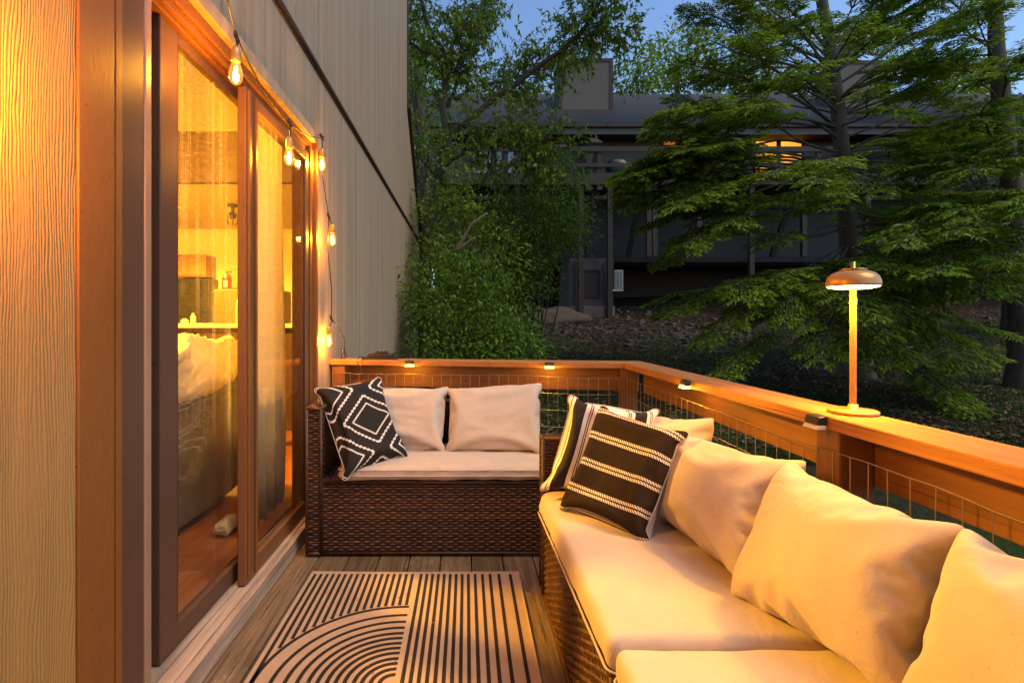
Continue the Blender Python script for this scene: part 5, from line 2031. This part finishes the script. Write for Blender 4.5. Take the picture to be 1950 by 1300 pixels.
def hemlock(label, trunk, r0, r1, branches, mat, bark, group, dead=(), dens=1.12):
    base = np.array(trunk[0])
    branches = list(branches)
    t = thing('hemlock', label, 'hemlock', tuple(base), group)
    tp = smooth_path(trunk, 40)
    tp[1:-1] += RNG.normal(0, .008, (38, 3))
    rr = np.linspace(r0, r1, 40)
    rr[:3] *= (1.5, 1.25, 1.1)
    mb = MB()
    mb.tube(tp, rr, 12)
    mb.build('trunk', bark, t, True)
    wb = MB()
    P, D, N_, L_, W_ = [], [], [], [], []

    def spray(path, start, width, bright=1.0):
        seg = np.diff(path, axis=0)
        Lb = np.linalg.norm(seg, axis=1).sum()
        ns = int(Lb / .075 * dens)
        for k in range(ns):
            f = start + (1 - start) * (k + RNG.random()) / ns
            i = min(int(f * (len(path) - 1)), len(path) - 2)
            p = path[i] + (path[i + 1] - path[i]) * (f * (len(path) - 1) - i)
            T = unit(path[i + 1] - path[i])
            S = unit(np.cross(T, np.array([0, 0, 1.]))) * (1 if k % 2 else -1)
            d = unit(T * RNG.uniform(.5, .9) + S * RNG.uniform(.6, 1.0) + np.array([0, 0, RNG.uniform(-.16, .16)]))
            l = width * (0.35 + .9 * math.sin(PI * min(1, (.12 + .88 * (f - start) / (1 - start))))) * RNG.uniform(.55, 1.15)
            m_ = max(4, int(l / .022))
            tt = (np.arange(m_) + .5) / m_
            curve = p + d * l * tt[:, None] + np.array([0, 0, -1.0]) * (tt ** 2 * l * RNG.uniform(.04, .24))[:, None] + RNG.normal(0, .006, (m_, 3))
            wb.tube(np.vstack([p, curve[[m_ // 2, -1]]]), [.0045, .003, .0015], 3, cap=False)
            S2 = unit(np.cross(d, np.array([0, 0, 1.])))
            for sg in (-1, 1):
                dd = d * .75 + S2 * sg * .8 + RNG.normal(0, .16, (m_, 3)) + np.array([0, 0, -.16])
                P.append(curve)
                D.append(dd)
                N_.append(unit(np.array([0, 0, 1.]) + RNG.normal(0, .28, (m_, 3))))
                L_.append((.052 + .05 * np.sin(PI * (1 - tt) ** .8)) * RNG.uniform(.7, 1.25, m_))
                W_.append(np.full(m_, .022))
    for b in branches:
        end, za, start, width = b[0], b[1], b[2], b[3]
        i = int(np.argmin(np.abs(tp[:, 2] - za)))
        s = tp[i].copy()
        e = np.array(end, float)
        Lb = np.linalg.norm(e - s)
        mid1 = s + (e - s) * .33 + RNG.normal(0, .05 * Lb ** .5, 3) + np.array([0, 0, .03 * Lb])
        mid2 = s + (e - s) * .7 + RNG.normal(0, .06 * Lb ** .5, 3) + np.array([0, 0, .045 * Lb])
        path = smooth_path([s, mid1, mid2, e], 26)
        path[2:] += np.cumsum(RNG.normal(0, .004, (24, 3)), axis=0)
        wb.tube(path, np.linspace(min(.026, .009 * Lb + .004), .005, 26), 6, cap=False)
        spray(path, start, width)
        # two forks
        for k in range(b[4] if len(b) > 4 else 2):
            f = RNG.uniform(.35, .75)
            j = int(f * 25)
            T = unit(path[j + 1] - path[j])
            S = unit(np.cross(T, np.array([0, 0, 1.]))) * (1 if k % 2 else -1)
            d = unit(T * .8 + S * RNG.uniform(.4, .8) + np.array([0, 0, RNG.uniform(-.15, .15)]))
            l = Lb * (1 - f) * RNG.uniform(.6, .95)
            pp = smooth_path([path[j], path[j] + d * l * .5 + np.array([0, 0, .03 * l]), path[j] + d * l + np.array([0, 0, -.08 * l])], 14)
            wb.tube(pp, np.linspace(.011, .004, 14), 5, cap=False)
            spray(pp, .25, width * .8)
    for s_, e_ in dead:
        i = int(np.argmin(np.abs(tp[:, 2] - s_)))
        s = tp[i].copy()
        e = np.array(e_, float)
        Lb = np.linalg.norm(e - s)
        path = smooth_path([s, s + (e - s) * .4 + RNG.normal(0, .06, 3), s + (e - s) * .75 + RNG.normal(0, .08, 3), e], 20)
        wb.tube(path, np.linspace(.018, .004, 20), 5, cap=False)
        for k in range(5):
            j = int(RNG.integers(6, 19))
            d = unit(unit(path[j] - path[j - 1]) * .7 + RNG.normal(0, .6, 3))
            l = RNG.uniform(.15, .5)
            wb.tube([path[j], path[j] + d * l * .5 + RNG.normal(0, .03, 3), path[j] + d * l + RNG.normal(0, .05, 3)], [.006, .004, .002], 4, cap=False)
    wb.build('branches', bark, t, True, fix=False)
    P, D, N_, L_, W_ = map(np.concatenate, (P, D, N_, L_, W_))
    V, Q = leaf_quads(P, D, N_, L_, W_, .12)
    np_mesh('needles', V, Q, mat, t)
    print('hemlock', len(P))
    return t


HY = 8.0


def br(x, y, Y, ya, start=.35, width=.42, forks=2, YT_=HY):
    return (at(x, y, Y), Zp(ya, YT_), start, width, forks)


h1 = [
    # left side, from low to high
    br(1265, 600, 6.6, 500, .45, .42), br(1330, 655, 6.2, 520, .5, .36), br(1255, 515, 7.0, 430, .40, .45), br(1300, 470, 6.3, 400, .45, .45),
    br(1180, 385, 7.3, 330, .42, .5, 3), br(1220, 330, 6.9, 310, .40, .5, 3), br(1290, 395, 6.2, 350, .45, .5, 3), br(1240, 250, 7.2, 270, .42, .45),
    br(1275, 190, 8.2, 250, .45, .36), br(1290, 120, 7.4, 240, .42, .42), br(1300, 20, 8.4, 190, .45, .34), br(1330, 60, 7.0, 190, .45, .38), br(1400, -40, 7.6, 150, .45, .36), br(1380, 210, 6.4, 250, .40, .42),
    br(1290, -40, 8.8, 120, .45, .34), br(1330, -90, 8.2, 100, .4, .4), br(1480, 385, 6.2, 360, .35, .40), br(1400, 225, 9.4, 230, .5, .40), br(1330, 290, 9.6, 300, .5, .42),
    br(1420, 560, 6.4, 470, .5, .40), br(1490, 610, 6.2, 500, .5, .36), br(1560, 690, 5.8, 540, .45, .36), br(1370, 720, 6.2, 560, .7, .24), br(1560, 400, 6.8, 360, .35, .34),
    # right side
    br(1790, 560, 6.0, 470, .42, .42, 3), br(1830, 530, 6.6, 460, .45, .42), br(1760, 620, 6.0, 500, .4, .40), br(1700, 700, 5.7, 540, .42, .38), br(1830, 700, 6.0, 560, .5, .38), br(1850, 780, 5.8, 590, .6, .34), br(1690, 640, 5.6, 500, .42, .36),
    br(1790, 300, 7.0, 310, .4, .42), br(1850, 250, 7.4, 280, .42, .42), br(1740, 220, 6.6, 240, .35, .38), br(1880, 130, 8.0, 230, .4, .40), br(1800, 40, 7.6, 190, .38, .36), br(1730, -40, 7.8, 150, .4, .34), br(1660, -80, 7.2, 100, .4, .32),
    br(1900, 20, 8.4, 160, .45, .38), br(1820, -90, 8.4, 80, .45, .38), br(1700, 360, 6.4, 330, .4, .36), br(1760, 180, 9.4, 230, .35, .4), br(1830, 330, 9.0, 320, .35, .42),
    br(1470, 40, 9.4, 120, .35, .36), br(1690, 60, 9.2, 130, .35, .36), br(1500, 140, 6.4, 200, .4, .34), br(1640, 30, 6.6, 130, .4, .3),
]
for k in range(26):
    xx = RNG.uniform(1170, 1390) if k % 2 else RNG.uniform(1720, 1900)
    yy = RNG.uniform(215, 480)
    h1.append(br(xx, yy, RNG.uniform(6.3, 9.6), 250 + (yy - 215) * .75 + RNG.uniform(-20, 20), RNG.uniform(.55, .66) if k % 2 else .4, RNG.uniform(.38, .48), 1 if k % 2 else 3))
for xx, yy, YY, ya in ((1690, 60, 7.0, 150), (1730, 110, 7.2, 190), (1770, 20, 8.0, 140), (1810, 130, 8.6, 220), (1850, 70, 7.6, 190), (1680, -20, 7.6, 110), (1760, -30, 8.8, 120), (1490, 60, 7.4, 150), (1440, 90, 8.4, 180), (1500, -20, 7.2, 100), (1420, 10, 8.6, 140), (1460, 150, 7.2, 220), (1850, -20, 8.4, 130), (1790, 90, 6.8, 200)):
    h1.append(br(xx, yy, YY, ya, .28, .34, 3))
tb = at(1640, 800, HY)
tb[2] = gz(tb[0], tb[1]) - .1
dead1 = [(Zp(330, HY), at(1430, 330, 7.4)), (Zp(370, HY), at(1390, 410, 7.2)), (Zp(440, HY), at(1450, 450, 7.0)), (Zp(470, HY), at(1480, 540, 6.8)), (Zp(300, HY), at(1440, 310, 7.0)), (Zp(420, HY), at(1760, 380, 7.2)), (Zp(300, HY), at(1850, 160, 7.4)), (Zp(490, HY), at(1400, 640, 6.6)), (Zp(450, HY), at(1860, 480, 7.2)), (Zp(470, HY), at(1500, 600, 6.4)),
         (Zp(240, HY), at(1420, 120, 7.2)), (Zp(220, HY), at(1780, 60, 7.4)), (Zp(200, HY), at(1740, 90, 7.0)), (Zp(260, HY), at(1830, 190, 7.8)), (Zp(590, HY), at(1560, 720, 6.4))]
hemlock('tall hemlock with grey trunk standing behind the copper table lamp', [tb, at(1632, 600, HY), at(1620, 500, HY), at(1608, 350, HY), at(1597, 230, HY), at(1583, 110, HY), at(1566, 0, HY), at(1550, -140, HY), at(1540, -330, HY)], .152, .05, h1, M['needles'], M['bark_grey'], 'hemlocks beyond the side railing', dead1)

RYY = 7.2
b2 = at(1948, 790, RYY)
b2[2] = gz(b2[0], b2[1]) - .1


def b2r(x, y, Y, ya, start=.3, width=.42, forks=2):
    return (at(x, y, Y), Zp(ya, RYY), start, width, forks)


h2 = [b2r(1715, 470, 5.6, 430, .3, .44, 3), b2r(1700, 540, 5.9, 470, .4, .38), b2r(1790, 520, 5.2, 450, .3, .40, 3), b2r(1820, 440, 5.4, 400, .3, .42, 3), b2r(1870, 560, 5.4, 470, .3, .38), b2r(1740, 400, 6.6, 370, .35, .42), b2r(1850, 330, 5.8, 320, .3, .44, 3), b2r(1760, 300, 6.6, 290, .35, .44), b2r(1830, 230, 6.2, 260, .3, .44, 3), b2r(1870, 140, 6.0, 200, .3, .42),
      b2r(1800, 100, 7.0, 200, .35, .4), b2r(1860, 20, 6.6, 130, .3, .42), b2r(1800, -30, 7.4, 100, .35, .4), b2r(1960, 400, 5.0, 380, .3, .4), b2r(1990, 250, 5.6, 260, .3, .44), b2r(1980, 100, 6.0, 180, .3, .44), b2r(1900, -60, 6.4, 60, .3, .4), b2r(2010, 500, 5.6, 460, .3, .4), b2r(1780, 190, 8.0, 230, .35, .4), b2r(1840, 380, 8.4, 350, .3, .44), b2r(1980, 330, 6.4, 300, .3, .44)]
hemlock('dark trunked hemlock cut by the right edge of the photo', [b2, at(1945, 600, RYY), at(1932, 420, RYY), at(1912, 230, RYY), at(1897, 80, RYY), at(1890, -60, RYY), at(1885, -260, RYY)], .17, .05, h2, M['needles2'], M['bark'], 'hemlocks beyond the side railing')
